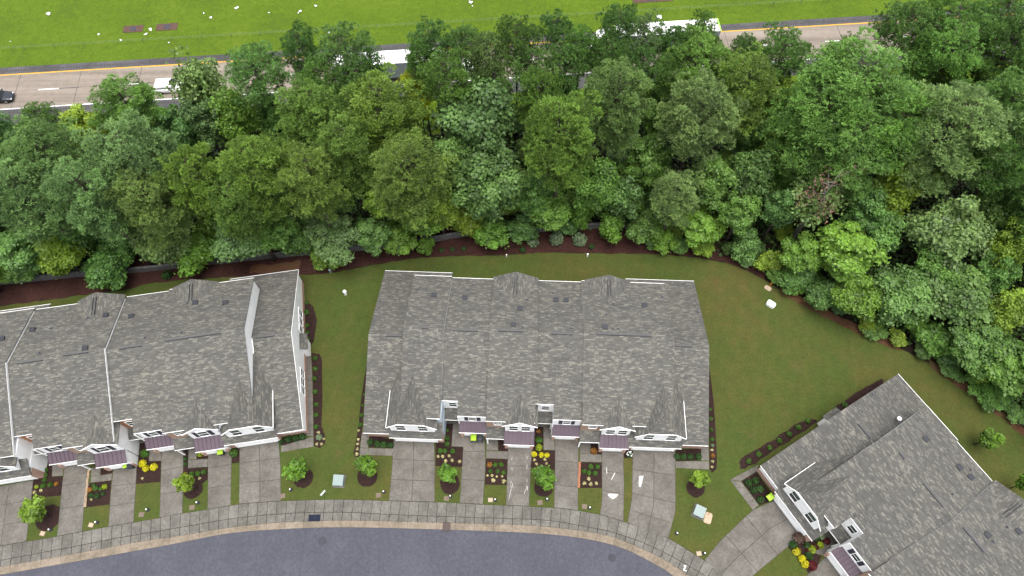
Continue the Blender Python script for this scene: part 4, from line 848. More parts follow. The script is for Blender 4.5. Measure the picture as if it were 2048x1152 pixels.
for (look, cn, sp, place), L_ in by.items():
    L_.sort(key=lambda r_: r_[3])
    for k, r_ in enumerate(L_):
        lab = f'{look} {cn} {sp} {place}' + ('' if len(L_) == 1 else f', {ORD[k] if k < len(L_) - 1 else "rightmost"} such')
        tag(r_[0], lab, 'bush' if sp == 'bush' else 'tree', 'trees and bushes of the wood')
# undergrowth: nothing tells these apart under the crowns
UND = []
for k in range(240):
    x = rnd.uniform(-88, 88); y0, y1 = edge_y(x) + (3.2 if x < 18 else 1.8), min(edge_y(x) + 40, hw_y(x) + 1)
    if k < 125: y1 = min(y1, y0 + 8)
    if y1 <= y0: continue
    y = rnd.uniform(y0, y1)
    if any((r_[6][0] - x) ** 2 + (r_[6][1] - y) ** 2 < 1.2 for r_ in made): continue
    cn = rnd.choice(['dark green', 'green', 'olive', 'bright green', 'blue-green', 'yellow-green', 'green'])
    if k % 4 == 3 and y > y0 + 4:
        t = plant('b', 'undergrowth_tree', (x, y), rnd.uniform(7, 11), rnd.uniform(5, 7.5), PC[cn], rnd.uniform(0, 6.28), k); UND.append((t, 'understory tree', cn, x, y)); continue
    t = plant('u', 'undergrowth_bush', (x, y), rnd.uniform(2.2, 6.0), rnd.uniform(3.4, 6.4), PC[cn], rnd.uniform(0, 6.28), k); UND.append((t, 'undergrowth bush', cn, x, y))
by = {}
for t, nm, cn, x, y in UND:
    px_ = pix((x, y, 2))[0]; by.setdefault((nm, cn, 'close' if y < edge_y(x) + 9 else 'deep', 'behind the left row' if px_ < 640 else ('behind the middle row' if px_ < 1420 else 'beyond the right lawn')), []).append((px_, t))
for (nm, cn, dp, wh), L_ in by.items():
    L_.sort(key=lambda r_: r_[0])
    for k, (_, t) in enumerate(L_):
        tag(t, f'{cn} {nm} {dp} {wh}' + ('' if len(L_) == 1 else f', {ORD[k] if k < len(L_) - 1 else "rightmost"}'), 'bush' if 'bush' in nm else 'tree', 'undergrowth beneath the wood')
x = 19.0; k = 0
while x < 72:
    y = edge_y(x) + rnd.uniform(.7, 1.7); h = rnd.uniform(1.4, 3.2)
    t = plant('u', 'fringe_bush', (x, y), h, rnd.uniform(2.2, 4.2), rnd.choice([PC['green'], PC['bright green'], PC['dark green'], PC['blue-green'], PC['yellow-green']]), rnd.uniform(0, 6.28), k)
    made.append((t, 'u', 'green', *pix((x, y, h * .5)), h, (x, y))); k += 1
    tag(t, f'low fringe bush at the eastern lawn edge, {ORD[k - 1]}' if k <= len(ORD) else 'low fringe bush farthest right at the eastern lawn edge', 'bush', 'low bushes fringing the eastern lawn'); x += rnd.uniform(1.8, 3.6)
rng = np.random.default_rng(77); gx = rng.uniform(-90, 90, 90000); gy = rng.uniform(18, 78, 90000)
ok = (gy > np.interp(gx, edx, edy) + np.where(gx < 16, 3.4, 1.0) + rng.uniform(0, 1.5, len(gx))) & (gy < HW_O[1] - 13.2 + (gx - HW_O[0]) * math.tan(HW_A))
gp = np.c_[gx, gy, rng.uniform(.05, .7, len(gx)) * rng.uniform(.2, 1, len(gx))][ok]
gc = ob('ground_cover', np_mesh('ground_cover', leaves_at(gp, np.tile([0., 0, 1.], (len(gp), 1)), rng, .42), 4, rng.uniform(0, 1, len(gp)), 'leaves')); gc.color = (.055, .105, .028, 1)
tag(gc, 'low leafy ground cover spreading beneath the trees of the wood', 'ground cover', kind='stuff')
# one bare, reddish dying tree and pale dead stems
def dead(x, y, H, name, label, col):
    q = at(x, y, H * .75); tr = MB(); r = random.Random(int(x)); tr.tube([(0, 0, 0), (.1, .1, H * .5), (.2, .1, H)], [.14, .09, .02], 6)
    tips = []
    for k in range(26):
        a = r.uniform(0, 6.28); z = H * r.uniform(.45, .95); l = r.uniform(1.0, 2.6); e = (math.cos(a) * l, math.sin(a) * l, z + l * .5)
        tr.tube([(.1, .1, z), (e[0] * .5, e[1] * .5, z + l * .3), e], [.08, .055, .02], 4, 0, False); tips.append(e)
    T = empty(name, (q[0], q[1], 0)); tr.build('trunk', ['pale_bark'], T, True); tag(T, label, 'tree', 'trees and bushes of the wood')
    rng = np.random.default_rng(int(x)); C = np.concatenate([np.array(e) + rng.normal(0, .45, (22, 3)) for e in tips])
    c = ob('crown', np_mesh('crown', leaves_at(C, rng.normal(0, 1, C.shape), rng, .2), 4, rng.uniform(0, 1, len(C)), 'leaves'), T); c.color = (*col, 1)
dead(1652, 384, 17.2, 'dying_tree', 'dying tree with bare pale limbs and rust-red leaves above the lawn edge', (.20, .115, .09))

# ---------------------------------------------------------------- garden plants
def ball(seed, r=.45, n=420, size=.11, squash=.85):
    rng = np.random.default_rng(seed); d = unit(rng.normal(0, 1, (n, 3)) + np.array([0, 0, .5])); C = d * r * rng.uniform(.75, 1.05, (n, 1)) * np.array([1, 1, squash]) + np.array([0, 0, r * .62])
    C[:, 2] = np.maximum(C[:, 2], .04); return np_mesh('foliage', leaves_at(C, d, rng, size, 1.4), 4, np.clip(rng.normal(.5, .25, n), 0, 1), 'leaves')
BALLS = [ball(1), ball(2, n=380, size=.13), ball(3, squash=.75)]
def spiky(seed, n=34, r=.5):
    rng = np.random.default_rng(seed); V = []; T = []
    for k in range(n):
        a = rng.uniform(0, 6.28); l = r * rng.uniform(.6, 1.1); h = rng.uniform(.15, .4); d = np.array([math.cos(a), math.sin(a), 0]); s = np.array([-d[1], d[0], 0]) * .045
        b0 = d * .03; m = d * l * .55 + np.array([0, 0, h]); e = d * l + np.array([0, 0, h * .35])
        V += [b0 - s * .6, b0 + s * .6, m + s, m - s, m - s, m + s, e + s * .15, e - s * .15]; t = rng.uniform(.2, 1); T += [t, t]
    return np_mesh('foliage', np.array(V), 4, np.array(T), 'blades')
SPIKES = [spiky(1), spiky(2, 26, .55), spiky(3, 40, .45)]
flw = MB(); r5 = random.Random(5)
for k in range(26):
    a = r5.uniform(0, 6.28); q = r5.uniform(.1, .42); flw.lathe([(.02, .50 + r5.uniform(-.1, .1)), (.08, .56), (.02, .62)], 6, 0, (q * math.cos(a), q * math.sin(a)))
SC = {'round green': (0.049, 0.119, 0.014), 'dark green': (0.0245, 0.0665, 0.0126), 'yellow': (0.434, 0.406, 0.0105), 'yellow-green': (0.21, 0.28, 0.014), 'orange': (0.238, 0.112, 0.021), 'dark red': (0.077, 0.0084, 0.0112), 'cream striped': (0.385, 0.364, 0.189), 'brown feathery': (0.091, 0.0595, 0.049), 'grey-green': (0.14, 0.196, 0.112)}
def shrub(kind, x, y, dpx=10.5):
    s = px_per_m(x, y, .3); q = at(x, y, .25); me = (SPIKES if kind == 'cream striped' else BALLS)[rnd.randrange(3)]
    nm = {'cream striped': 'striped_lily'}.get(kind, 'garden_shrub'); o = ob(nm, me); k = dpx / s / (1.12 if kind == 'cream striped' else .95)
    o.location = (q[0], q[1], .02); o.rotation_euler = (0, 0, rnd.uniform(0, 6.28)); o.scale = (k, k, k * rnd.uniform(.85, 1.1)); c = SC[kind]; f = rnd.uniform(.85, 1.15); o.color = (c[0] * f, c[1] * f, c[2] * f, 1); return o
def garden(desc, items, vert=False):
    g = {}
    for it in items:
        o = shrub(*it); g.setdefault(it[0], []).append((o, it[1], it[2]))
    for k, L_ in g.items():
        L_.sort(key=lambda r_: (r_[2] if vert else r_[1]))
        words = ['first', 'second', 'third', 'fourth', 'fifth', 'sixth', 'seventh', 'eighth', 'ninth', 'tenth', 'eleventh', 'twelfth']
        side_ = 'from the back' if vert else 'from the left'
        nm = {'cream striped': 'spiky cream plant', 'round green': 'round green shrub', 'brown feathery': 'brown feathery shrub'}.get(k, k + ' shrub')
        for i, (o, _, _) in enumerate(L_):
            tag(o, f'{nm} in {desc}' + ('' if len(L_) == 1 else f', {words[i]} {side_}'), 'shrub' if k != 'cream striped' else 'plant', 'garden plants round the townhouses')
RG, CS = 'round green', 'cream striped'
garden('the bed left of the carts', [(RG, 895, 860, 7), (RG, 894, 876), (RG, 894, 887), (RG, 880, 901), (RG, 890, 901), (RG, 905, 902)] + [(CS, x, y, 9) for x, y in ((876, 912), (885, 912), (898, 911), (891, 921), (904, 920), (919, 922))])
garden('the square bed right of the carts', [('orange', 979, 929, 11), (RG, 990, 929, 10), (RG, 1002, 929, 10), (RG, 981, 942, 9), (RG, 995, 942, 9), (RG, 1007, 945, 9)] + [(CS, x, y, d) for x, y, d in ((975, 950, 7), (984, 950, 9), (993.5, 952, 7), (1004.5, 952, 7), (986.5, 960, 12), (1007.5, 962, 11))])
garden('the middle bed with yellow shrubs', [('orange', 1077, 862, 9), (RG, 1078, 880, 15), ('yellow-green', 1078, 895, 14), ('yellow', 1068, 908, 12), ('yellow', 1083, 910, 11), ('yellow', 1094, 910, 11)] + [(CS, x, y, 8) for x, y in ((1069, 919), (1090, 918), (1073, 927), (1093, 926))])
garden('the bed with the brick edging', [('orange', 1188, 902, 14)] + [(RG, x, y, 10.5) for x, y in ((1182, 933), (1195, 933), (1168, 942), (1178, 945), (1190, 946))] + [(CS, x, y, 10) for x, y in ((1178, 957), (1169, 966), (1182, 967), (1193, 966))])
garden('the hedge by the right double drive', [('dark green', x, 913, 13) for x in (1355, 1366, 1381, 1397)])
garden('the hedge by the middle double drive', [('dark green', 740, 884, 13), ('dark green', 754, 887, 14), ('dark green', 767, 889, 14), ('dark green', 781, 890, 13)])
garden('the middle row right side bed', [(RG, 1421, 818, 7), (RG, 1422, 837, 8), (RG, 1423, 859, 8), (RG, 1424, 878, 9), ('grey-green', 1425, 890, 8), (CS, 1425, 899, 8), ('orange', 1426, 911, 9), (CS, 1426, 922, 8), (CS, 1425, 933, 8)], True)
garden('the middle row left side bed', [(RG, 728, 788, 6), (RG, 725, 810, 6), (RG, 723, 830, 8), (RG, 720, 849, 9), (CS, 717, 860, 7), (CS, 716, 878, 8), (CS, 715, 887, 8), (CS, 714, 897, 8), (CS, 713, 907, 9)], True)
garden('the side bed of the left row', [(RG, x, y, d) for x, y, d in ((613, 605, 8), (612, 624, 13), (614, 650, 9), (614, 664, 9), (615, 678, 9), (630, 716, 10), (630, 737, 10), (629, 757, 10), (630, 783, 10), (632, 809, 10), (632, 829, 10), (632, 853, 10))] + [('grey-green', 638, 874, 13)] + [(CS, x, y, 8) for x, y in ((636, 864), (647, 877), (633, 887), (642, 887))], True)
garden('the hedge of the left row', [('dark green', 562, 882, 12), ('dark green', 577, 878, 15), ('dark green', 591, 876, 15), ('dark green', 605, 873, 14)])
garden('the bed near the left row bin', [(RG, 467, 906, 18), ('yellow-green', 400, 907, 13), ('orange', 369.6, 949, 11), (RG, 383, 948), (RG, 395, 947), (RG, 407, 944), (CS, 398, 956, 8), ('dark green', 370, 917, 9), ('dark green', 370, 928, 8)])
garden('the bed with three yellow shrubs', [(RG, 289, 907, 16), ('yellow', 285, 927, 16), ('yellow', 292, 937, 14), ('yellow', 308, 934, 15), (CS, 283, 956, 7)])
garden('the bed with the stone edging', [(RG, 186, 970, 8), (RG, 190, 976, 11), (RG, 200, 977, 8), ('yellow-green', 209, 973, 11), ('orange', 179, 979, 10), ('dark green', 181, 991, 11), ('dark green', 193, 992, 11), ('dark green', 205, 987, 9), (CS, 181, 998, 7)])
garden('the leftmost bed', [(RG, 89.6, 940), (RG, 89.6, 950, 9), (RG, 88, 959, 9), (RG, 86, 971, 11), (RG, 100, 969), ('orange', 112, 967, 9), ('yellow-green', 72, 973, 8), (CS, 66.5, 984, 9), (CS, 80, 980, 9)])
garden('the bed beside the right row bin', [('dark green', x, y, 15) for x, y in ((1497, 966), (1511, 962), (1508, 980), (1521, 978), (1521, 999))])
garden('the colourful right row bed', [('yellow', 1593, 1103, 17), ('yellow', 1604, 1117, 15), ('yellow', 1610, 1128, 16), ('yellow-green', 1624, 1099, 17), ('yellow-green', 1641, 1090, 15), ('dark red', 1625, 1132, 19), ('dark red', 1654, 1082, 15), ('dark red', 1633, 1094, 11), ('dark red', 1616, 1101, 10), ('dark green', 1614, 1091, 14), ('dark green', 1617, 1111, 17), ('dark green', 1586, 1090, 17), ('dark green', 1633, 1075, 14), ('grey-green', 1644, 1073, 13), ('brown feathery', 1597, 1076, 24)])
garden('the right row side bed', [(RG, x, y, 11) for x, y in ((1498, 922), (1518, 908), (1540, 895), (1559, 881), (1579, 868), (1597, 854), (1616, 841), (1690, 809))])
garden('the mulch strip before the retaining wall', [('grey-green', 1066, 486, 24), ('grey-green', 1112, 480, 29), ('grey-green', 1159, 482, 30), ('dark green', 883, 500, 10), ('dark green', 905, 498, 10), ('dark green', 928, 497, 10), ('dark green', 1045, 500, 12), ('dark green', 1183, 493, 11), ('dark green', 334, 551, 20)])
hy = shrub('dark green', 1259, 909, 13); tag(hy, 'white flowering shrub between the two rightmost driveways of the middle row', 'shrub', 'garden plants round the townhouses'); fo = flw.build('flowers', ['globe'], hy)
yt = [(730, 933, 50, 'bright green', 'young round tree left of the left-hand double drive of the middle row'), (897, 945, 52, 'bright green', 'young round tree in the bed below the spiky cream plants'), (1084, 957, 54, 'bright green', 'young round tree below the three yellow shrubs of the middle row'), (1402, 962, 50, 'yellow-green', 'young ragged tree by the pale green utility box on the right'), (595, 938, 54, 'bright green', 'young tree right of the double drive of the left row'), (377, 968, 50, 'yellow-green', 'young yellowish tree between two single drives of the left row'), (72, 1024, 60, 'yellow-green', 'young lime-coloured tree farthest left beside the sidewalk'), (1972, 878, 58, 'bright green', 'young tree standing on the lawn behind the slanting row'), (2046, 968, 34, 'bright green', 'young tree at the right edge of the picture behind the slanting row')]
for k, (x, y, wpx, cn, lab) in enumerate(yt):
    q = at(x, y, 2.3); c = (.092, .185, .020) if cn == 'bright green' else (.145, .225, .022)
    t = plant('y', 'young_tree', q, 4.0 + (k % 3) * .3, wpx / px_per_m(x, y, 2.3) * 1.15, c, rnd.uniform(0, 6.28), k); tag(t, lab, 'tree', 'young trees in front of the townhouses')

# ---------------------------------------------------------------- small things
def cart(x, y, rz, lid, label):
    q = at(x, y, 1.0); T = empty('wheeled_bin', (q[0], q[1], .03), rz); tag(T, label, 'bin', 'wheeled bins by the garages')
    b = MB(); b.add([(-.24, -.27, .06), (.24, -.27, .06), (.24, .22, .06), (-.24, .22, .06), (-.30, -.36, .98), (.30, -.36, .98), (.30, .36, .98), (-.30, .36, .98)], [(0, 3, 2, 1), (4, 5, 6, 7), (0, 1, 5, 4), (1, 2, 6, 5), (2, 3, 7, 6), (3, 0, 4, 7)]); b.build('body', ['cart_dark'], T)
    l = MB(); l.add([(-.33, -.40, .99), (.33, -.40, .99), (.33, .38, 1.03), (-.33, .38, 1.03), (-.27, -.30, 1.06), (.27, -.30, 1.06), (.27, .32, 1.10), (-.27, .32, 1.10)], [(0, 3, 2, 1), (4, 5, 6, 7), (0, 1, 5, 4), (1, 2, 6, 5), (2, 3, 7, 6), (3, 0, 4, 7)]); l.build('lid', [lid], T)
    MB().tube([(-.26, .42, .93), (.26, .42, .93)], .02, 6).build('handle', ['cart_dark'], T)
    for s in (-1, 1): MB().tube([(s * .25, .26, .13), (s * .31, .26, .13)], .13, 10).build('wheel', ['rubber'], T)
cart(947, 875, math.pi, 'lime', 'lime-lidded wheeled bin beside a dark-lidded one in the middle row'); cart(960, 875.5, math.pi, 'cart_dark', 'dark-lidded wheeled bin beside the lime-lidded one')
cart(440, 902, .16, 'lime', 'lime-lidded wheeled bin below the right-hand awning of the left row'); cart(251.5, 929, .16, 'lime', 'lime-lidded wheeled bin by the white side wall of the left row')
cart(259, 928.5, .16, 'cart_dark', 'dark-lidded wheeled bin by the white side wall of the left row'); cart(1541, 994, -1.03, 'lime', 'lime-lidded wheeled bin at the garage of the slanting row')
def seq(fn, spots, desc):
    spots = sorted(spots)
    words = ['leftmost', 'second from the left', 'third from the left', 'fourth from the left', 'fifth from the left', 'sixth from the left', 'seventh from the left', 'eighth from the left', 'ninth from the left', 'tenth from the left', 'eleventh from the left', 'twelfth from the left', 'thirteenth from the left']
    for k, (x, y) in enumerate(spots): fn(x, y, f'{desc}, {words[k] if k < len(spots) - 1 else "rightmost"}')
def postlamp(x, y, lab):
    q = at(x, y + 3, 0); T = empty('post_lamp', (q[0], q[1], 0)); tag(T, lab, 'lamp', 'low post lamps along the sidewalk')
    MB().lathe([(.20, 0), (.19, .10), (.12, .25), (.07, .42)], 10).build('post', ['iron'], T, True); MB().lathe([(.05, .42), (.08, .45), (.085, .50), (.05, .55), (.01, .56)], 10).build('globe', ['globe'], T, True)
seq(postlamp, [(768, 981), (901, 990), (990.5, 997), (1094, 996), (1179, 1013), (1353, 1064), (1408, 1104), (102, 1057), (195, 1042), (296, 1017), (396, 1003), (582, 977)], 'low dark post lamp with a white globe near the sidewalk')
def lid(x, y, lab):
    q = at(x, y); o = empty('meter_box', (q[0], q[1], 0), rnd.uniform(-.2, .2)); tag(o, lab, 'meter box', 'meter box lids in the grass')
    MB().box(-.30, .30, -.26, .26, -.02, .022).build('frame', ['lid_brown'], o); MB().box(-.25, .25, -.21, .21, .022, .034).build('lid', ['pad_tan' if rnd.random() < .3 else 'lid_brown'], o)
seq(lid, [(757, 990.5), (893, 997), (981, 1000), (1080, 1005), (1169, 1013), (1398, 1107), (85, 1067), (182, 1050), (283, 1029), (384, 1015), (565, 992)], 'brown meter box lid set in the grass by the sidewalk')
def ubox(x, y, rz, lab):
    q = at(x, y, .5); T = empty('utility_box', (q[0], q[1], 0), rz); tag(T, lab, 'utility box', 'pale green utility boxes')
    MB().box(-.68, .68, -.72, .72, 0, .09).build('pad', ['sidewalk_concrete'], T)
    b = MB(); b.add([(-.55, -.55, .09), (.55, -.55, .09), (.55, .55, .09), (-.55, .55, .09), (-.55, -.55, .62), (.55, -.55, .62), (.55, .55, .80), (-.55, .55, .80)], [(0, 3, 2, 1), (4, 5, 6, 7), (0, 1, 5, 4), (1, 2, 6, 5), (2, 3, 7, 6), (3, 0, 4, 7)]); b.build('cabinet', ['box_green'], T)
    l = MB(); l.add([(-.58, -.60, .64), (.58, -.60, .64), (.58, .58, .82), (-.58, .58, .82), (-.58, -.60, .68), (.58, -.60, .68), (.58, .58, .86), (-.58, .58, .86)], [(0, 3, 2, 1), (4, 5, 6, 7), (0, 1, 5, 4), (1, 2, 6, 5), (2, 3, 7, 6), (3, 0, 4, 7)]); l.build('lid', ['box_green'], T)
    MB().box(-.1, .1, -.60, -.552, .3, .5).build('lock', ['iron'], T)
ubox(677, 961, -.05, 'pale green utility box on the grass between the left and middle rows'); ubox(1399, 1023, -.45, 'pale green utility box beside the tan cover on the right-hand grass')
def flatbox(name, x, y, a, b_, h, rz, mats, lab, cat, knob=True):
    q = at(x, y, h); T = empty(name, (q[0], q[1], 0), rz); tag(T, lab, cat)
    p = [(-a, -b_ + .15), (-a + .15, -b_), (a - .15, -b_), (a, -b_ + .15), (a, b_ - .15), (a - .15, b_), (-a + .15, b_), (-a, b_ - .15)]
    MB().prism(p, 0, h).build('body', [mats[0]], T)
    if knob: MB().prism([(x_ * .8, y_ * .8) for x_, y_ in p], h + .002, h + .03).build('cover', [mats[1]], T)
flatbox('vault_cover', 1416, 1036, .42, .62, .12, -.35, ('pad_tan', 'pad_tan'), 'tan vault cover on the grass beside the utility box', 'vault cover')
flatbox('equipment_box', 1543, 607, .38, .55, .45, .9, ('box_white', 'box_white'), 'pale grey equipment box on the lawn near the wood, right of the middle row', 'utility box')
flatbox('vault_cover', 1536, 576, .32, .45, .10, .9, ('pad_tan', 'pad_tan'), 'tan vault cover with orange marker at the lawn edge', 'vault cover')
def stake(x, y, h, r, mat, nm, lab, cat):
    q = at(x, y, h * .6); T = empty(nm, (q[0], q[1], 0)); tag(T, lab, cat); MB().tube([(0, 0, 0), (.02, .01, h)], r, 8).build('post', [mat], T); MB().lathe([(r * 1.15, h), (r * 1.15, h + .06), (r * .4, h + .1)], 8).build('cap', [mat], T)
stake(1541, 569, .9, .05, 'orange', 'marker_post', 'orange marker post standing by the tan cover at the lawn edge', 'marker'); stake(1418, 1028, .5, .05, 'orange', 'marker_post', 'orange marker beside the utility box on the right-hand grass', 'marker')
stake(690, 585, .75, .20, 'box_white', 'utility_pedestal', 'white utility pedestal on the lawn between the left and middle rows', 'pedestal'); stake(660, 541, .6, .17, 'box_green', 'utility_pedestal', 'pale green utility pedestal at the lawn edge by the wood', 'pedestal')
stake(1175, 510, .6, .10, 'globe', 'cleanout_pipe', 'white cleanout pipe at the lawn edge behind the middle row', 'pipe'); stake(1013, 511, .5, .07, 'globe', 'cleanout_pipe', 'short white cleanout pipe left of the other at the lawn edge', 'pipe')
q = at(646, 986, .8); T = empty('yard_sign', (q[0], q[1], 0), .9); tag(T, 'small white yard sign on a post beside the sidewalk', 'sign'); MB().box(-.03, .03, -.03, .03, 0, 1.2).build('post', ['black_metal'], T); MB().box(-.36, .36, -.055, -.032, .65, 1.25).build('board', ['box_white'], T)
# manholes, drain grate, steel plate
def manhole(x, y, lab):
    q = at(x, y, -.1); T = empty('manhole_cover', (q[0], q[1], -.118), 0); tag(T, lab, 'manhole', 'manhole covers in the street')
    MB().lathe([(.44, 0), (.44, .012), (.36, .014), (.36, .004)], 24).build('rim', ['iron'], T); b = MB(); b.lathe([(.345, 0), (.345, .012)], 24)
    for k in range(-3, 4): b.box(-.25, .25, k * .08 - .015, k * .08 + .015, .012, .018)
    b.build('lid', ['iron'], T)
manhole(645, 1082, 'round manhole cover in the street left of centre'); manhole(1224, 1115, 'round manhole cover in the street right of centre')
q = at(893, 1053, 0); T = empty('storm_drain', (q[0], q[1], 0), -.03); tag(T, 'rusty storm drain grate set in the kerb', 'drain')
MB().box(-.42, .42, -.48, .48, -.12, .036).build('basin', ['black_metal'], T)
for k in range(5): MB().box(-.40 + k * .19, -.33 + k * .19, -.46, .46, .036, .062).build('bar', ['rust'], T)
for k in range(3): MB().box(-.42, .42, -.47 + k * .44, -.41 + k * .44, .040, .058).build('cross_bar', ['rust'], T)
q = at(629, 1036, .03); T = empty('steel_plate', (q[0], q[1], .03), .02); tag(T, 'dark blue steel plate lying on the sidewalk by the kerb', 'plate'); MB().box(-.66, .66, -.36, .36, .004, .03).build('plate', ['steel_plate'], T); MB().box(-.12, .12, -.02, .02, .03, .05).build('handle', ['iron'], T)
# brick and stone edging of two beds
def edging(a, b_, w, n, mat, lab):
    A, B_ = np.array(g2(*a)), np.array(g2(*b_)); d = (B_ - A); L_ = np.linalg.norm(d); d /= L_; nn = np.array([-d[1], d[0]]); T = empty('bed_edging', (0, 0, 0)); tag(T, lab, 'edging')
    for k in range(n):
        s0 = L_ * k / n + .015; s1 = L_ * (k + 1) / n - .015; j = rnd.uniform(-.02, .02); h = .13 + rnd.uniform(-.02, .02)
        MB().prism([tuple(A + d * s0 + nn * (j - w / 2)), tuple(A + d * s1 + nn * (j - w / 2)), tuple(A + d * s1 + nn * (j + w / 2)), tuple(A + d * s0 + nn * (j + w / 2))], 0, h).build('brick' if mat == 'edging_brick' else 'stone', [mat], T)
edging((1159.3, 924), (1157.6, 976), .26, 14, 'edging_brick', 'row of orange edging bricks beside a single drive of the middle row'); edging((178, 940), (170.5, 1014), .26, 22, 'stone_tan', 'row of tan edging stones beside a single drive of the left row')

# ---------------------------------------------------------------- things on and beside the highway
cb = empty('cable_barrier', (0, 0, 0)); tag(cb, 'thin cable barrier on low posts along the grass median of the highway', 'barrier')
for k in range(58):
    p = hw(-25 + 4.6 * k, -5.1); MB().tube([(*p, 0), (*p, .85)], .035, 6).build('post', ['galv'], cb)
for z in (.5, .65, .8):
    MB().tube([(*hw(-25 + 13 * k, -5.1), z) for k in range(21)], .009, 4).build('cable', ['galv'], cb)
def apron(x0, x1, y, rot, lab):
    a, b_ = at(x0, y), at(x1, y); c = (a + b_) / 2; T = empty('drain_apron', (c[0], c[1], 0), HW_A + rot); tag(T, lab, 'drain apron')
    h = np.linalg.norm(b_ - a) / 2; MB().box(-h, h, -.75, .75, -.02, .05).build('slab', ['rust'], T); MB().box(-h * .3, h * .3, -.45, .45, .052, .07).build('grate', ['iron'], T)
apron(247, 286, 58, 0, 'rust-brown drain apron in the median grass, farthest left'); apron(313, 355, 54, 0, 'rust-brown drain apron in the median grass, right of a twin'); apron(1265, 1345, -2, 0, 'dark drain apron in the median grass at the top edge')
ground_lit = [(98, 28, .9), (473, 17, 1.2), (422, 36, .6), (408, 27, .4), (292, 69, .8), (302, 60, .8), (198, 70, .5), (242, 81, .5), (538, 26, .5), (600, 23, .8), (597, 27, .4), (632, 13, .6), (942, 5, 1.0), (945, 13, .5), (1317, 35, 1.4), (338, 86, .3), (22, 84, .3), (658, 67, .6)]
LIT = []
for k, (x, y, s) in enumerate(ground_lit):
    q = at(x, y); r = random.Random(k); n = 6; o = MB()
    pts = [(math.cos(6.28 * j / n) * s * r.uniform(.18, .5), math.sin(6.28 * j / n) * s * r.uniform(.2, .5), r.uniform(.03, .22)) for j in range(n)]
    o.add([(0, 0, .2)] + pts + [(p[0], p[1], p[2] - .02) for p in pts], [(0, 1 + j, 1 + (j + 1) % n) for j in range(n)] + [(1 + j, 7 + j, 7 + (j + 1) % n, 1 + (j + 1) % n) for j in range(n)])
    w = o.build('litter_scrap', ['litter']); w.location = (q[0], q[1], 0); w.rotation_euler = (0, 0, r.uniform(0, 6))
    LIT.append((x, w))

LIT.sort(key=lambda r_: r_[0])
for k, (x, w) in enumerate(LIT): tag(w, f'white litter scrap in the highway median grass, {ORD[k] if k < len(LIT) - 1 else "rightmost"}', 'litter', 'white litter in the median grass')
def loft(secs, mb, m=0):
    """secs: (x, half width bottom, half width top, z bottom, z top); 8-point rounded sections"""
    V = []; n = 8
    for (x, wb, wt, z0, z1) in secs:
        h = z1 - z0; V += [(x, -wb * .92, z0), (x, wb * .92, z0), (x, wb, z0 + h * .25), (x, wb, z0 + h * .6), (x, wt, z1 - h * .04), (x, wt * .80, z1), (x, -wt * .80, z1), (x, -wt, z1 - h * .04)]
        V[-8:] = [V[-8], V[-7], V[-6], V[-5], V[-4], V[-3], V[-2], V[-1]]
        V.append((x, -wb, z0 + h * .6)); V.append((x, -wb, z0 + h * .25)); n = 10
    Fc = [(i * n + j, i * n + (j + 1) % n, (i + 1) * n + (j + 1) % n, (i + 1) * n + j) for i in range(len(secs) - 1) for j in range(n)]
    Fc += [tuple(range(n))[::-1], tuple(range((len(secs) - 1) * n, len(secs) * n))]
    mb.add(V, Fc, m)
def wheels(T, xs, w, r):
    for x in xs:
        for s in (-1, 1):
            wh = MB().tube([(x, s * (w - .20), r), (x, s * w, r)], r, 16).build('wheel', ['rubber'], T); MB().tube([(x, s * (w - .02), r), (x, s * (w + .012), r)], r * .62, 12).build('rim', ['alloy'], wh)
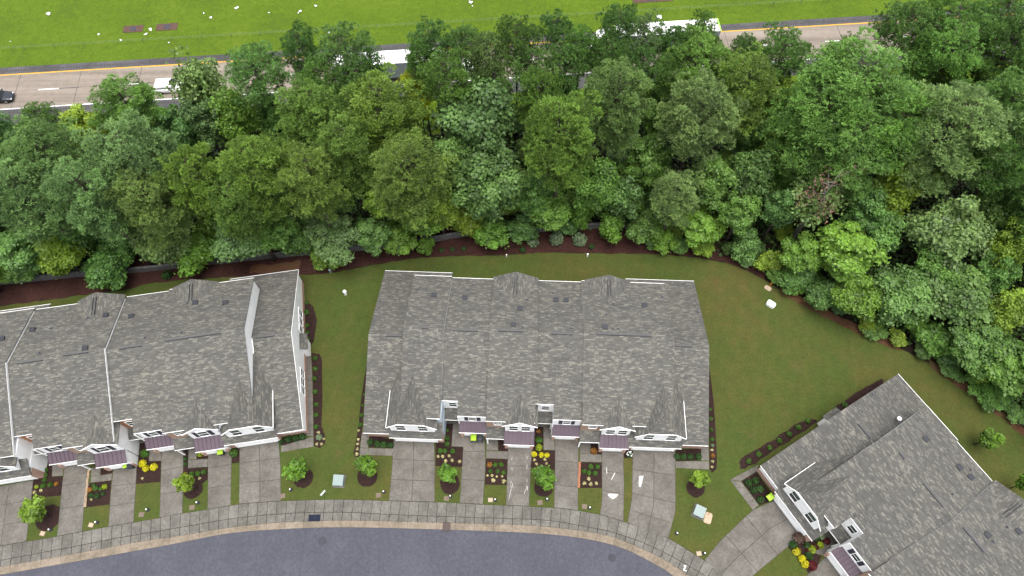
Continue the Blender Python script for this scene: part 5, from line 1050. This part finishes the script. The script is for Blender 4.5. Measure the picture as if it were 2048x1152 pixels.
def car(xy, rz, paint, suv, lab):
    T = empty('car', (xy[0], xy[1], .032), rz); tag(T, lab, 'car', 'vehicles on the highway'); b = MB(); hb = 1.05 if suv else .92; ht = 1.72 if suv else 1.45
    loft([(-2.3, .78, .70, .45, hb - .12), (-2.15, .90, .82, .30, hb), (-1.2, .93, .88, .22, hb + .02), (.7, .93, .88, .22, hb), (1.6, .92, .82, .24, hb - .10), (2.1, .86, .74, .30, hb - .22), (2.35, .72, .60, .42, hb - .34)], b); b.build('body', [paint], T, True)
    c = MB(); r0, r1, r2, r3 = ((-2.15, -1.75, .35, 1.15) if suv else (-1.75, -1.05, .25, 1.1))
    loft([(r0, .84, .80, hb - .06, hb + .02), (r1, .84, .68, hb - .06, ht), ((r1 + r2) / 2, .84, .70, hb - .06, ht + .03), (r2, .84, .68, hb - .06, ht), (r3, .84, .80, hb - .06, hb)], c); c.build('cabin', [paint], T, True)
    def quad(pts, nm, mt): ob(nm, mesh(nm, pts, [tuple(range(len(pts)))], mt), T)
    e = .02; quad([(r2 + .1, -.62, ht - .05 + e), (r2 + .1, .62, ht - .05 + e), (r3 - .05, .76, hb + .05 + e), (r3 - .05, -.76, hb + .05 + e)][::-1], 'windscreen', 'glass')
    quad([(r1 - .05, -.60, ht - .10 + e), (r1 - .05, .60, ht - .10 + e), (r0 + .05 - e, .74, hb + .08 + e), (r0 + .05 - e, -.74, hb + .08 + e)], 'rear_window', 'glass')
    for s in (-1, 1):
        quad([(r1 + .15, s * .875, hb + .05), (r2 + .55, s * .875, hb + .05), (r2 + .05, s * .735, ht - .12), (r1 + .2, s * .735, ht - .12)][::s], 'side_window', 'glass')
        MB().box(2.12, 2.30, s * .60 - .14, s * .60 + .14, hb - .42, hb - .28).build('headlight', ['lamp_clear'], T); MB().box(-2.33, -2.2, s * .66 - .1, s * .66 + .1, hb - .32, hb - .12).build('taillight', ['lamp_red'], T)
        MB().box(r2 + .45, r2 + .62, s * .93 - .02 if s > 0 else -1.09, 1.09 if s > 0 else -.91, hb + .02, hb + .16).build('mirror', [paint], T)
    wheels(T, (-1.4, 1.42), .93, .34)
q = at(338, 170, 1.0); car(q[:2], HW_A, 'car_white', True, 'white sport utility car driving on the highway half behind a tree'); q = at(-8, 192, .8); car(q[:2], HW_A, 'car_dark', False, 'dark car on the highway entering at the left edge')
def lorry(xy, rz, lab, trim):
    """xy = middle of the trailer"""
    T = empty('lorry', (xy[0], xy[1], .032), rz); tag(T, lab, 'truck', 'vehicles on the highway')
    MB().box(-8.0, 8.0, -1.29, 1.29, 1.15, 4.02).build('trailer', ['trailer_side'], T); MB().box(-8.03, 8.03, -1.31, 1.31, 4.022, 4.09).build('trailer_roof', ['trailer_white'], T)
    if trim:
        for (x0, x1) in ((7.82, 8.06), (-8.06, -7.82)):
            MB().box(x0, x1, -1.33, 1.33, 4.092, 4.12).build('roof_edge', ['lime_trim'], T); MB().box(x0, x1, -1.33, -1.313, 1.2, 4.09).build('corner_trim', ['lime_trim'], T)
    MB().box(-8.0, 8.0, -1.22, 1.22, .95, 1.148).build('chassis', ['black_metal'], T)
    c = MB(); loft([(8.7, 1.2, 1.18, .6, 3.8), (9.4, 1.22, 1.18, .5, 3.9), (10.6, 1.22, 1.12, .5, 3.4), (11.0, 1.2, 1.05, .5, 2.1), (12.2, 1.15, .95, .5, 1.9), (12.6, 1.0, .85, .55, 1.5)], c); c.build('cab', ['trailer_white'], T, True)
    ob('windscreen', mesh('windscreen', [(10.64, -1.0, 3.2), (10.64, 1.0, 3.2), (11.02, 1.02, 2.2), (11.02, -1.02, 2.2)], [(3, 2, 1, 0)], 'glass'), T)
    for s in (-1, 1): MB().tube([(8.5, s * .95, 1.0), (8.5, s * .95, 4.0)], .08, 8).build('exhaust', ['alloy'], T)
    wheels(T, (-6.9, -5.6, 7.2, 8.5, 11.6), 1.24, .5)
q = at(775, 115, 4.05); lorry(q[:2], HW_A, 'white-roofed truck trailer on the highway left of centre behind pines', False)
q = at(1335, 56, 4.05); lorry(q[:2], HW_A + math.pi, 'white-roofed truck trailer with lime green end on the highway right of centre', True)
